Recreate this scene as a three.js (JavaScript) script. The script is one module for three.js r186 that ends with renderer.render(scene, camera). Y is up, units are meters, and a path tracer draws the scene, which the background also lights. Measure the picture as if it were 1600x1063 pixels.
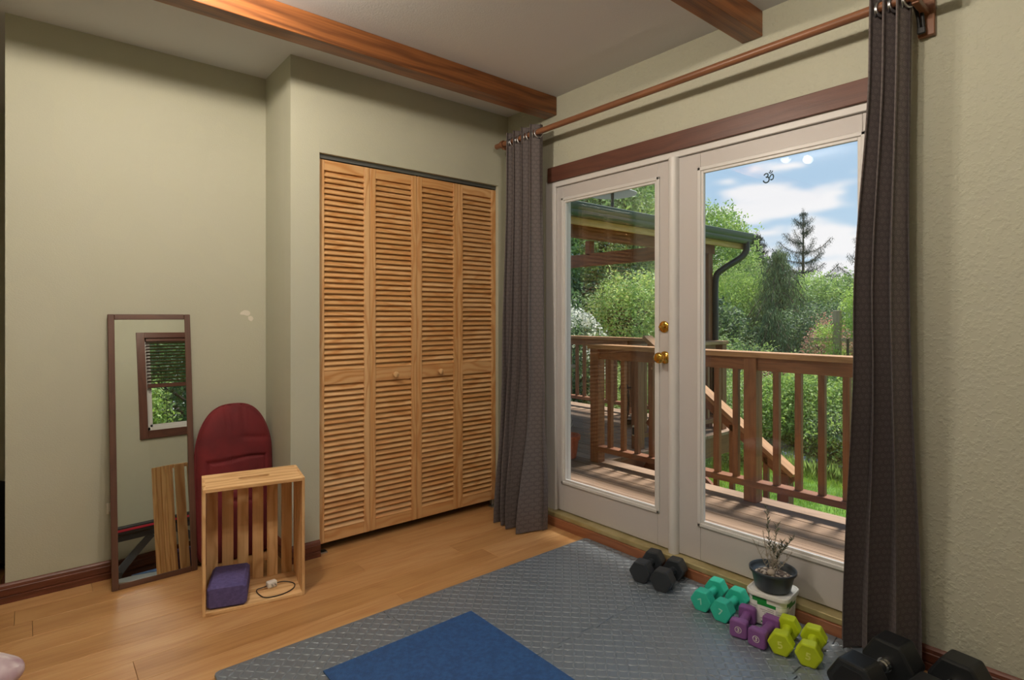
import * as THREE from 'three';
import { RoundedBoxGeometry } from 'three/addons/geometries/RoundedBoxGeometry.js';
import { mergeGeometries, mergeVertices, toCreasedNormals } from 'three/addons/utils/BufferGeometryUtils.js';
import { FontLoader } from 'three/addons/loaders/FontLoader.js';
import { TextGeometry } from 'three/addons/geometries/TextGeometry.js';

// ---------------------------------------------------------------- camera, sky, sun, exposure
// Plan: u runs along the closet wall towards the glass doors (world +x), v runs along the door wall away from
// the camera (world -z), h is height above the floor (world +y).
const scene = new THREE.Scene();
const renderer = new THREE.WebGLRenderer({ antialias: true });
renderer.toneMapping = THREE.LinearToneMapping;
renderer.toneMappingExposure = 1.0;
renderer.shadowMap.enabled = true;

const camera = new THREE.PerspectiveCamera(2 * Math.atan(531.5 / 896.5) * 180 / Math.PI, 1600 / 1063, 0.05, 300);
camera.position.set(0, 1.22, 0);
camera.lookAt(Math.sin(0.6988), 1.22, -Math.cos(0.6988));
camera.setViewOffset(1600, 1063, 0, 36.1, 1600, 1063);
camera.updateProjectionMatrix();

function rng(seed) { let a = seed >>> 0; return () => { a = (a + 0x6D2B79F5) >>> 0; let t = a; t = Math.imul(t ^ (t >>> 15), t | 1); t ^= t + Math.imul(t ^ (t >>> 7), t | 61); return ((t ^ (t >>> 14)) >>> 0) / 4294967296; }; }
const R0 = rng(11);
const P = (u, h, v) => new THREE.Vector3(u, h, -v);
function hash(x, y, s) { let n = Math.imul(x, 374761393) + Math.imul(y, 668265263) + Math.imul(s, 1274126177); n = Math.imul(n ^ (n >>> 13), 1274126177); return ((n ^ (n >>> 16)) >>> 0) / 4294967296; }
function vnoise(x, y, px, py, s) { // periodic value noise, px / py lattice cells
  const xi = Math.floor(x), yi = Math.floor(y), fx = x - xi, fy = y - yi, a = fx * fx * (3 - 2 * fx), b = fy * fy * (3 - 2 * fy);
  const X0 = ((xi % px) + px) % px, X1 = (X0 + 1) % px, Y0 = ((yi % py) + py) % py, Y1 = (Y0 + 1) % py;
  const p = hash(X0, Y0, s), q = hash(X1, Y0, s), r = hash(X0, Y1, s), t = hash(X1, Y1, s);
  return p + (q - p) * a + (r - p) * b + (p - q - r + t) * a * b;
}
function fbm(x, y, px, py, s, oct = 4) { let v = 0, a = 0.5, n = 0; for (let i = 0; i < oct; i++) { v += a * vnoise(x, y, px, py, s + i * 17); n += a; x *= 2; y *= 2; px *= 2; py *= 2; a *= 0.5; } return v / n; }

{ // daylight sky: blue air, cumulus clouds low in the sky all the way round
  const w = 1536, h = 768, d = new Float32Array(w * h * 4), rc = rng(77);
  const clouds = [];
  const put = (u, hh, v, sx, sy, k) => clouds.push([Math.atan2(-v, u), Math.atan2(hh, Math.hypot(u, v)), sx, sy, k]);
  put(1.021, 0.196, 0.449, 0.10, 0.020, 1.0); put(1.055, 0.212, 0.408, 0.055, 0.016, 0.8); put(1.08, 0.222, 0.388, 0.06, 0.014, 0.6);
  put(1.07, 0.125, 0.40, 0.06, 0.03, 1.0); put(0.95, 0.09, 0.55, 0.10, 0.045, 1.0); put(1.08, 0.07, 0.38, 0.09, 0.035, 1.0); put(1.01, 0.26, 0.45, 0.02, 0.004, 0.3);
  for (let i = 0; i < 44; i++) { const el = 0.06 + 0.5 * Math.pow(rc(), 1.6), az = rc() * Math.PI * 2 - Math.PI; if (Math.abs(az + 0.45) < 0.42 && el < 0.42) continue; clouds.push([az, el, 0.08 + 0.16 * rc(), 0.02 + 0.05 * rc(), 0.5 + 0.5 * rc()]); }
  for (let j = 0; j < h; j++) for (let i = 0; i < w; i++) {
    const el = ((j + 0.5) / h - 0.5) * Math.PI, az = ((i + 0.5) / w - 0.5) * 2 * Math.PI, e = Math.max(0, Math.sin(el)), t = Math.pow(e, 0.55);
    let r = 0.64 - 0.42 * t, g = 0.82 - 0.38 * t, b = 0.93 - 0.17 * t, c = 0;
    if (el > -0.02 && el < 0.75) {
      const n = fbm(az * 12 / Math.PI + 12, el * 16, 24, 64, 5, 6), n2 = fbm(az * 40 / Math.PI + 40, el * 60, 80, 256, 9, 4);
      for (const k of clouds) { let da = az - k[0]; if (da > Math.PI) da -= 2 * Math.PI; if (da < -Math.PI) da += 2 * Math.PI; da /= k[2]; const de = (el - k[1]) / (k[3] * (el < k[1] ? 0.7 : 1.25)), q = da * da + de * de; if (q < 9) { const x = k[4] * Math.exp(-q * 0.75) * 1.5 + (n - 0.5) * 1.7 + (n2 - 0.5) * 1.3 - 0.40; if (x > c) c = x; } }
      c = Math.min(1, Math.max(0, c * 2.2));
    }
    const cs = c * c * (3 - 2 * c), o = (j * w + i) * 4;
    d[o] = r + (0.97 - r) * cs; d[o + 1] = g + (0.97 - g) * cs; d[o + 2] = b + (0.99 - b) * cs; d[o + 3] = 1;
  }
  const t = new THREE.DataTexture(d, w, h, THREE.RGBAFormat, THREE.FloatType);
  t.mapping = THREE.EquirectangularReflectionMapping; t.magFilter = t.minFilter = THREE.LinearFilter; t.needsUpdate = true;
  scene.background = t; scene.backgroundIntensity = 1.0;
}
const sun = new THREE.DirectionalLight(new THREE.Color(1, 0.94, 0.86), 7.4);
sun.position.copy(P(3 + 9.5, 25, 3 + 0.3)); sun.target.position.copy(P(3, 0, 3)); sun.castShadow = true; sun.shadow.radius = 16;
Object.assign(sun.shadow.camera, { left: -22, right: 22, top: 22, bottom: -22, near: 1, far: 70 }); sun.shadow.mapSize.set(4096, 4096);
scene.add(sun, sun.target);

// ---------------------------------------------------------------- helpers
const used = new Map();
function numbered(name) { const n = used.get(name) ?? 0; used.set(name, n + 1); return n ? name + '_' + String(n).padStart(3, '0') : name; }
function flat(g) { if (g.index) g = g.toNonIndexed(); for (const k of Object.keys(g.attributes)) if (!['position', 'normal', 'uv'].includes(k)) g.deleteAttribute(k); if (!g.attributes.normal) g.computeVertexNormals(); if (!g.attributes.uv) g.setAttribute('uv', new THREE.BufferAttribute(new Float32Array(g.attributes.position.count * 2), 2)); g.morphAttributes = {}; return g; }
function join(list) { return list.length === 1 ? list[0] : mergeGeometries(list.map(flat), false); }
function mesh(name, geo, mat, parent) {
  const m = new THREE.Mesh(Array.isArray(geo) ? join(geo) : geo, mat); m.castShadow = m.receiveShadow = true;
  m.name = parent === scene ? numbered(name) : name; parent.add(m); return m;
}
function tag(o, label, category, group, kind) { o.userData.label = label; o.userData.category = category; if (group) o.userData.group = group; if (kind) o.userData.kind = kind; return o; }
function thing(name, label, category, pos = [0, 0, 0], turn = 0, group, kind) {
  const o = new THREE.Group(); o.name = numbered(name); scene.add(o); o.position.set(pos[0], pos[1], -pos[2]); o.rotation.y = turn; return tag(o, label, category, group, kind);
}
function group(name, parent, pos = [0, 0, 0], turn = 0) { const o = new THREE.Group(); o.name = name; parent.add(o); o.position.set(...pos); o.rotation.y = turn; return o; }
// texture coordinates in metres; first coordinate runs along the grain axis 'x' | 'y' | 'z'
function uvm(g, axis = 'x', off) {
  g = flat(g); const p = g.attributes.position, uv = g.attributes.uv, A = 'xyz'.indexOf(axis), o = off ?? [R0() * 7, R0() * 7], a = new THREE.Vector3(), b = new THREE.Vector3(), c = new THREE.Vector3(), n = new THREE.Vector3();
  for (let i = 0; i < p.count; i += 3) {
    a.fromBufferAttribute(p, i); b.fromBufferAttribute(p, i + 1); c.fromBufferAttribute(p, i + 2); n.crossVectors(b.clone().sub(a), c.clone().sub(a));
    const q = [Math.abs(n.x), Math.abs(n.y), Math.abs(n.z)], k = q[0] >= q[1] && q[0] >= q[2] ? 0 : q[1] >= q[2] ? 1 : 2;
    let s = A, t = 3 - A - k; if (k === A) { s = (A + 1) % 3; t = (A + 2) % 3; }
    [a, b, c].forEach((w, m) => uv.setXY(i + m, w.getComponent(s) + o[0], w.getComponent(t) * (k === A ? 1 : 1) + o[1] + k * 0.31));
  }
  uv.needsUpdate = true; return g;
}
// box given by its ranges in u, h, v (world), softly rounded edges
function ubox(u0, u1, h0, h1, v0, v1, r = 0, axis) {
  const w = u1 - u0, h = h1 - h0, d = v1 - v0, m = Math.min(w, h, d) * 0.49; let g = r > 0 ? new RoundedBoxGeometry(w, h, d, 1, Math.min(r, m)) : new THREE.BoxGeometry(w, h, d);
  g = uvm(g, axis ?? (w >= h && w >= d ? 'x' : h >= d ? 'y' : 'z')); g.translate((u0 + u1) / 2, (h0 + h1) / 2, -(v0 + v1) / 2); return g;
}
// local box by centre and size (x, y, z)
function lbox(x, y, z, w, h, d, r = 0, axis, rot) {
  const m = Math.min(w, h, d) * 0.49; let g = r > 0 ? new RoundedBoxGeometry(w, h, d, 1, Math.min(r, m)) : new THREE.BoxGeometry(w, h, d);
  g = uvm(g, axis ?? (w >= h && w >= d ? 'x' : h >= d ? 'y' : 'z')); if (rot) g.applyMatrix4(new THREE.Matrix4().makeRotationFromEuler(new THREE.Euler(...rot))); g.translate(x, y, z); return g;
}
// square bar from a to b
function bar(a, b, w, t, r = 0.003) {
  const A = new THREE.Vector3(...a), B = new THREE.Vector3(...b), L = A.distanceTo(B), g = uvm(r ? new RoundedBoxGeometry(w, L, t, 1, Math.min(r, w * .49, t * .49)) : new THREE.BoxGeometry(w, L, t), 'y');
  const dir = B.clone().sub(A).normalize(), side = Math.abs(dir.y) > 0.99 ? new THREE.Vector3(1, 0, 0) : new THREE.Vector3(0, 1, 0).cross(dir).normalize(), up = side.clone().cross(dir);
  const m = new THREE.Matrix4().makeBasis(side, dir, up.negate()); if (m.determinant() < 0) m.makeBasis(side, dir, up.negate());
  m.setPosition(A.add(B).multiplyScalar(0.5)); g.applyMatrix4(m); return g;
}
function tube(pts, r, seg = 24, rad = 6, closed = false) { return flat(new THREE.TubeGeometry(new THREE.CatmullRomCurve3(pts.map((p) => p.isVector3 ? p : new THREE.Vector3(...p)), closed), seg, r, rad, closed)); }
function cyl(x, y, z, r0, r1, h, n = 20, rot) { const g = new THREE.CylinderGeometry(r1, r0, h, n, 1); if (rot) g.applyMatrix4(new THREE.Matrix4().makeRotationFromEuler(new THREE.Euler(...rot))); g.translate(x, y, z); return flat(g); }
function lathe(pts, n = 32) { return flat(new THREE.LatheGeometry(pts.map((p) => new THREE.Vector2(...p)), n)); }

// ---------------------------------------------------------------- textures (colour, grain, fine relief)
function dataTex(w, h, f, srgb, repX, repY) {
  const d = new Uint8Array(w * h * 4); const o = [0, 0, 0];
  for (let j = 0; j < h; j++) for (let i = 0; i < w; i++) { f(i / w, j / h, o); const k = (j * w + i) * 4; for (let c = 0; c < 3; c++) d[k + c] = Math.max(0, Math.min(255, o[c])); d[k + 3] = 255; }
  const t = new THREE.DataTexture(d, w, h); t.wrapS = t.wrapT = THREE.RepeatWrapping; t.magFilter = THREE.LinearFilter; t.minFilter = THREE.LinearMipmapLinearFilter; t.generateMipmaps = true; if (srgb) t.colorSpace = THREE.SRGBColorSpace; t.repeat.set(repX, repY); t.needsUpdate = true; return t;
}
// wood: x along the grain; colours light / dark in sRGB
function wood(light, dark, seed, { rings = 5, streak = 0.5, ring = 0.5, blotch = 0.25, lx = 1.4, ly = 0.35, w = 768, h = 384 } = {}) {
  return dataTex(w, h, (x, y, o) => {
    const warp = (fbm(x * 3, y * 3, 3, 3, seed, 3) - 0.5) * 1.6 + (fbm(x * 8, y * 4, 8, 4, seed + 3, 2) - 0.5) * 0.35;
    const rg = 0.5 + 0.5 * Math.sin((y * rings + warp) * 2 * Math.PI * 2), rr = Math.pow(rg, 2.2);
    const st = fbm(x * 6, y * 90, 6, 90, seed + 7, 3), bl = fbm(x * 3, y * 5, 3, 5, seed + 9, 3);
    const k = Math.min(1, Math.max(0, ring * rr + streak * (st - 0.35) + blotch * (bl - 0.45) * 1.6));
    for (let c = 0; c < 3; c++) o[c] = light[c] + (dark[c] - light[c]) * k;
  }, true, 1 / lx, 1 / ly);
}
const bumpGrain = dataTex(512, 256, (x, y, o) => { o[0] = o[1] = o[2] = 255 * fbm(x * 8, y * 80, 8, 80, 41, 3); }, false, 1 / 0.6, 1 / 0.15);
const bumpPeel = dataTex(1024, 1024, (x, y, o) => { const a = fbm(x * 60, y * 60, 60, 60, 51, 3), b = fbm(x * 22, y * 26, 22, 26, 57, 2); const q = Math.max(0, a - 0.46) * 3.4 + Math.max(0, b - 0.5) * 1.2; o[0] = o[1] = o[2] = 255 * Math.min(1, q); }, false, 1 / 0.62, 1 / 0.62);
const bumpFine = dataTex(512, 512, (x, y, o) => { o[0] = o[1] = o[2] = 255 * fbm(x * 90, y * 90, 90, 90, 61, 2); }, false, 1 / 0.3, 1 / 0.3);
const bumpWeave = dataTex(256, 256, (x, y, o) => { const a = Math.sin(x * 2 * Math.PI * 40), b = Math.sin(y * 2 * Math.PI * 40); o[0] = o[1] = o[2] = 128 + 50 * a * (b > 0 ? 1 : -0.3) + 60 * (fbm(x * 40, y * 40, 40, 40, 66, 2) - 0.5); }, false, 1 / 0.06, 1 / 0.06);
function blotch(light, dark, seed, fx, fy, size, oct = 4) { return dataTex(512, 512, (x, y, o) => { const k = Math.min(1, Math.max(0, (fbm(x * fx, y * fy, fx, fy, seed, oct) - 0.25) * 2)); for (let c = 0; c < 3; c++) o[c] = light[c] + (dark[c] - light[c]) * k; }, true, 1 / size, 1 / size); }

const std = (o) => new THREE.MeshStandardMaterial(o), phy = (o) => new THREE.MeshPhysicalMaterial(o);
const wallMap = blotch([181, 182, 164], [177, 178, 159], 3, 3, 4, 2.2);
const M = {
  wall: std({ map: wallMap, roughness: 0.75, bumpMap: bumpFine, bumpScale: 0.0004 }),
  peel: std({ map: wallMap, roughness: 0.72, bumpMap: bumpPeel, bumpScale: 0.0011 }),
  ceiling: std({ color: 0xd1d5da, roughness: 0.9, bumpMap: bumpFine, bumpScale: 0.0004 }),
  outside: std({ color: 0x8d8b80, roughness: 0.9 }),
  floor: [0, 1, 2].map((i) => std({ map: wood([[192, 148, 98], [184, 140, 90], [198, 155, 106]][i], [[160, 110, 62], [150, 102, 58], [168, 118, 70]][i], 100 + i * 13, { rings: 1.6, streak: 0.7, ring: 0.25, blotch: 0.6 }), roughness: 0.36, bumpMap: bumpGrain, bumpScale: 0.00025 })),
  pine: [0, 1, 2].map((i) => std({ map: wood([[212, 167, 115], [205, 160, 107], [216, 175, 125]][i], [[182, 124, 66], [188, 130, 74], [190, 134, 80]][i], 200 + i * 17, { rings: 4, ring: 0.65, streak: 0.4, blotch: 0.3, lx: 1.1, ly: 0.3 }), roughness: 0.45, bumpMap: bumpGrain, bumpScale: 0.0002 })),
  crate: [0, 1].map((i) => std({ map: wood([[232, 194, 142], [222, 182, 130]][i], [[186, 136, 84], [180, 130, 80]][i], 260 + i * 11, { rings: 3, ring: 0.5, streak: 0.5, lx: 0.9, ly: 0.3 }), roughness: 0.6, bumpMap: bumpGrain, bumpScale: 0.0003 })),
  beam: std({ map: wood([152, 96, 52], [86, 50, 28], 300, { rings: 3, ring: 0.45, streak: 0.7, blotch: 0.6, lx: 2.2, ly: 0.5 }), roughness: 0.34, bumpMap: bumpGrain, bumpScale: 0.0003 }),
  trim: std({ map: wood([99, 62, 49], [72, 43, 35], 320, { rings: 3, ring: 0.35, streak: 0.6 }), roughness: 0.38, bumpMap: bumpGrain, bumpScale: 0.0002 }),
  base: std({ map: wood([112, 62, 42], [66, 34, 24], 340, { rings: 3, ring: 0.3, streak: 0.8 }), roughness: 0.42, bumpMap: bumpGrain, bumpScale: 0.0003 }),
  riser: std({ map: wood([158, 104, 72], [118, 72, 48], 345, { rings: 3, ring: 0.3, streak: 0.6 }), roughness: 0.4 }),
  rod: std({ map: wood([132, 89, 62], [95, 60, 40], 350, { rings: 2, ring: 0.3, streak: 0.7 }), roughness: 0.35 }),
  white: std({ color: 0xc0bcba, roughness: 0.42 }),
  whiteTrim: std({ color: 0xd2d1cf, roughness: 0.35 }),
  sill: std({ map: blotch([196, 184, 140], [164, 150, 104], 31, 6, 6, 0.5), roughness: 0.4, metalness: 0.25 }),
  glass: phy({ color: 0xffffff, roughness: 0.0, transmission: 1, thickness: 0, ior: 1.5 }),
  brass: std({ color: 0xd6a84e, metalness: 1, roughness: 0.16 }),
  steel: std({ color: 0xb9bcc0, metalness: 1, roughness: 0.3 }),
  chrome: std({ color: 0xe2e2e2, metalness: 1, roughness: 0.1 }),
  dark: std({ color: 0x17181a, roughness: 0.6 }),
  trackMetal: std({ color: 0x7a7f80, metalness: 0.8, roughness: 0.4 }),
  black: std({ color: 0x141618, roughness: 0.5 }),
  mirror: std({ color: 0xe4e8e4, metalness: 1, roughness: 0.0 }),
  mframe: std({ map: wood([96, 66, 52], [66, 42, 32], 360, { rings: 2, ring: 0.3, streak: 0.7 }), roughness: 0.45 }),
};

// ---------------------------------------------------------------- the room
const U = 2.383, V = 2.877, HC = 2.52, VL = 3.266, UP = 0.987, VF = -0.70, UL = -1.30, OT = 0.15;
const S = (name, geo, mat, label, category) => tag(mesh(name, geo, mat, scene), label, category, null, 'structure');
{
  const f = thing('floor', 'honey brown wide plank wood floor', 'floor', [0, 0, 0], 0, null, 'structure');
  mesh('subfloor', ubox(UL - 0.15, U + 0.15, -0.16, -0.018, VF - 0.15, 5.0), M.dark, f);
  const rf = rng(5), w = 0.146; let row = 0;
  for (let v = 2.71 - w * 24; v < 4.9; v += w, row++) {
    const v0 = Math.max(v, VF), v1 = Math.min(v + w, 4.9); if (v1 - v0 < 0.01) continue;
    let u = UL - rf() * 1.2; const end = U + 0.02;
    while (u < end) {
      const L = 0.9 + rf() * 1.3, u0 = Math.max(u, UL), u1 = Math.min(u + L, end); u += L; if (u1 - u0 < 0.02) continue;
      mesh('plank', ubox(u0 + 0.0004, u1 - 0.0004, -0.018, 0 - rf() * 0.0003, v0 + 0.0004, v1 - 0.0004, 0.0012, 'x'), M.floor[Math.floor(rf() * 3)], f);
    }
  }
}
S('ceiling', ubox(UL - OT, U + OT, HC, HC + 0.15, VF - OT, 5.05), M.ceiling, 'plain white ceiling between the dark wood beams', 'ceiling');
S('wall_right', [ubox(U, U + OT, 0, HC, VF - OT, 0.69), ubox(U, U + OT, 0, HC, 2.52, 7.6), ubox(U, U + OT, 2.03, HC, 0.69, 2.52), ubox(U, U + OT, HC, HC + 0.3, VF - OT, 7.6), ubox(U + 0.02, U + OT, -0.16, 0.0, VF - OT, 7.6)], M.peel, 'sage green textured wall around the glass doors', 'wall');
S('wall_back', [ubox(UP, 1.133, 0, HC, V, V + 0.09), ubox(2.302, U, 0, HC, V, V + 0.09), ubox(1.133, 2.302, 2.062, HC, V, V + 0.09), ubox(UP, UP + 0.08, 0, HC, V + 0.09, VL + 0.12), ubox(UP, U, 0, HC, 3.55, 3.65)], M.wall, 'sage green wall around the louvred closet', 'wall');
S('wall_alcove', ubox(-0.081, UP, 0, HC, VL, VL + 0.12), M.wall, 'sage green alcove wall behind the mirror and cushion', 'wall');
S('wall_left', ubox(UL - OT, UL, 0, HC, VF - OT, 5.05), M.wall, 'sage green side wall left of the frame', 'wall');
S('wall_hall', [ubox(UL, 0.4, 0, HC, 4.9, 5.05), ubox(0.25, 0.4, 0, HC, VL + 0.12, 4.9)], M.wall, 'shadowed hall wall beyond the left edge', 'wall');
const W0 = 1.08, W1 = 1.675, WB = 0.90, WT = 1.955; // window opening in the wall behind the camera
S('wall_front', [ubox(UL, W0, 0, HC, VF - OT, VF), ubox(W1, U, 0, HC, VF - OT, VF), ubox(W0, W1, 0, WB, VF - OT, VF), ubox(W0, W1, WT, HC, VF - OT, VF)], M.wall, 'sage green wall with the small window, seen in the mirror', 'wall');
S('trim_1', ubox(UL, U, 2.412, HC, 2.425, 2.524, 0.004, 'x'), M.beam, 'stained wood ceiling beam in front of the closet', 'beam');
S('trim_2', ubox(UL, U, 2.412, HC, 1.18, 1.272, 0.004, 'x'), M.beam, 'stained wood ceiling beam above the right glass door', 'beam');
S('trim_3', ubox(UL, U, 2.412, HC, -0.065, 0.027, 0.004, 'x'), M.beam, 'stained wood ceiling beam over the camera position', 'beam');
// baseboards with a stepped profile
function baseShape(u0, v0, u1, v1, nu, nv) { // along the wall from (u0,v0) to (u1,v1), (nu,nv) points into the room
  const prof = [[0, 0], [0.017, 0], [0.017, 0.026], [0.0135, 0.028], [0.0135, 0.031], [0.016, 0.034], [0.016, 0.060], [0.0125, 0.063], [0.0125, 0.066], [0.0105, 0.074], [0.006, 0.080], [0.002, 0.083], [0, 0.083]];
  const L = Math.hypot(u1 - u0, v1 - v0), g = [], d = [(u1 - u0) / L, (v1 - v0) / L], pos = [], uv = [];
  const q = (p, s) => [u0 + d[0] * s + nu * p[0], p[1], -(v0 + d[1] * s + nv * p[0])];
  let run = 0;
  for (let i = 0; i + 1 < prof.length; i++) { const a = prof[i], b = prof[i + 1], st = Math.hypot(b[0] - a[0], b[1] - a[1]), c = [q(a, 0), q(a, L), q(b, L), q(a, 0), q(b, L), q(b, 0)], t = [[0, run], [L, run], [L, run + st], [0, run], [L, run + st], [0, run + st]]; c.forEach((x) => pos.push(...x)); t.forEach((x) => uv.push(...x)); run += st; }
  for (const s of [0, L]) for (let i = 1; i + 1 < prof.length; i++) { [prof[0], prof[i], prof[i + 1]].forEach((p) => { pos.push(...q(p, s)); uv.push(p[0], p[1]); }); }
  const geo = new THREE.BufferGeometry(); geo.setAttribute('position', new THREE.Float32BufferAttribute(pos, 3)); geo.setAttribute('uv', new THREE.Float32BufferAttribute(uv, 2)); geo.computeVertexNormals(); return geo;
}
S('baseboard_alcove', [baseShape(-0.098, VL, UP, VL, 0, -1), baseShape(-0.081, VL - 0.0, -0.081, VL + 0.12, -1, 0)], M.base, 'dark brown grooved baseboard along the alcove wall', 'baseboard');
S('baseboard_back', [baseShape(UP - 0.017, V, 1.133, V, 0, -1), baseShape(UP, V, UP, VL, -1, 0), baseShape(2.302, V, U, V, 0, -1)], M.base, 'dark brown baseboard pieces beside the closet opening', 'baseboard');
S('baseboard_right', [baseShape(U, VF, U, 0.665, -1, 0), baseShape(U, 2.52, U, V, -1, 0)], M.base, 'dark brown baseboard under the textured door wall', 'baseboard');
S('baseboard_front', baseShape(UL, VF, U, VF, 0, 1), M.base, 'dark brown baseboard of the wall seen in the mirror', 'baseboard');
// casing, jambs, sill of the glass doors
S('trim_4', ubox(U - 0.018, U + 0.01, 2.018, 2.106, 0.665, 2.487, 0.003, 'z'), M.trim, 'reddish brown head casing above the glass doors', 'trim');
S('trim_5', ubox(U - 0.018, U + 0.01, 0, 2.018, 0.665, 0.709, 0.003, 'y'), M.trim, 'reddish brown side casing behind the right curtain', 'trim');
S('trim_6', [ubox(U - 0.004, U + 0.13, 0.07, 2.03, 2.434, 2.515, 0.004), ubox(U - 0.004, U + 0.13, 0.07, 2.03, 0.70, 0.752, 0.004), ubox(U - 0.004, U + 0.13, 1.988, 2.03, 0.752, 2.434, 0.004)], M.whiteTrim, 'white painted jambs and head of the glass doors', 'door frame');
S('trim_7', [ubox(2.343, U + 0.16, 0.052, 0.078, 0.70, 2.50, 0.005, 'z')], M.sill, 'tan metal sill under the glass doors', 'sill');
S('trim_8', [ubox(2.334, U + 0.14, 0, 0.052, 0.70, 2.50, 0.003, 'z')], M.riser, 'reddish wood riser below the door sill', 'trim');
// glass doors
function glassDoor(name, label, v0, v1, g0, g1, hingeRight) {
  const d = thing(name, label, 'door', [U + 0.012, 0, v1], 0, null, 'structure'), T = 0.045, H0 = 0.083, H1 = 1.987, G0 = 0.255, G1 = 1.905; // local z = v1 - v
  const Z = (v) => v1 - v, X0 = 0, st = (a, b, h0, h1) => lbox(T / 2, (h0 + h1) / 2, (Z(a) + Z(b)) / 2, T, h1 - h0, Math.abs(a - b), 0.003);
  mesh('stile', st(v1, g1 + 0.017, H0, H1), M.white, d); mesh('stile', st(g0 - 0.017, v0, H0, H1), M.white, d);
  mesh('top_rail', st(g1 + 0.017, g0 - 0.017, G1, H1), M.white, d); mesh('bottom_rail', st(g1 + 0.017, g0 - 0.017, H0, G0), M.white, d);
  const a = Z(g1 + 0.03), b = Z(g0 - 0.03), fr = (z0, z1, h0, h1, k = 0.010) => lbox(-k / 2 + 0.002, (h0 + h1) / 2, (z0 + z1) / 2, k, h1 - h0, z1 - z0, 0.004), bd = (z0, z1, h0, h1) => lbox(0.0055, (h0 + h1) / 2, (z0 + z1) / 2, 0.015, h1 - h0, z1 - z0, 0.002), lo = G0 - 0.013, hi = G1 + 0.013;
  mesh('lite_frame', [fr(a, a + 0.018, lo, hi), fr(b - 0.018, b, lo, hi), fr(a, b, lo, lo + 0.018), fr(a, b, hi - 0.018, hi), bd(a + 0.014, a + 0.03, lo + 0.014, hi - 0.014), bd(b - 0.03, b - 0.014, lo + 0.014, hi - 0.014), bd(a + 0.03, b - 0.03, lo + 0.014, lo + 0.03), bd(a + 0.03, b - 0.03, hi - 0.03, hi - 0.014)], M.whiteTrim, d);
  for (const x of [0.014, 0.030]) { mesh('glass_pane', flat(new THREE.PlaneGeometry(b - a - 0.028, G1 - G0).rotateY(-Math.PI / 2).translate(x, (G0 + G1) / 2, (a + b) / 2)), M.glass, d); }
  return d;
}
const doorL = glassDoor('door_1', 'white glazed door leaf on the left with brass knob and deadbolt', 1.624, 2.434, 1.739, 2.365);
const doorR = glassDoor('door_2', 'white glazed door leaf on the right with the dark symbol', 0.752, 1.624, 0.82, 1.467);
{
  const z = 2.434 - 1.678, ax = [0, 0, Math.PI / 2];
  const k = mesh('knob', [lathe([[0.0, 0.0], [0.030, 0.0], [0.031, 0.004], [0.024, 0.008], [0.012, 0.012], [0.0105, 0.026], [0.016, 0.033], [0.025, 0.041], [0.0275, 0.051], [0.025, 0.060], [0.016, 0.065], [0, 0.066]], 36).rotateZ(Math.PI / 2).translate(0, 1.02, z)], M.brass, doorL);
  const dd = mesh('deadbolt', [lathe([[0, 0], [0.028, 0], [0.029, 0.004], [0.024, 0.009], [0.012, 0.011], [0, 0.0115]], 36).rotateZ(Math.PI / 2).translate(0, 1.171, z - 0.004)], M.brass, doorL);
  mesh('thumb_turn', lbox(-0.02, 1.171, z - 0.004, 0.018, 0.012, 0.032, 0.004), M.brass, dd);
  const as = new THREE.Shape(); as.moveTo(0, -0.026); as.lineTo(0, 0.026); as.quadraticCurveTo(-0.030, 0.026, -0.030, 0); as.quadraticCurveTo(-0.030, -0.026, 0, -0.026);
  const ag = new THREE.ExtrudeGeometry(as, { depth: 1.925, bevelEnabled: false, curveSegments: 10 }).rotateX(-Math.PI / 2).translate(0, 0.066, 2.434 - 1.624);
  mesh('astragal', flat(ag), M.whiteTrim, doorL);
}
// roof eave outside, over the doors
S('trim_9', ubox(U + OT, 3.33, 2.62, 2.74, -1.6, 7.6), M.outside, 'roof eave outside over the glass doors', 'eave');

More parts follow.
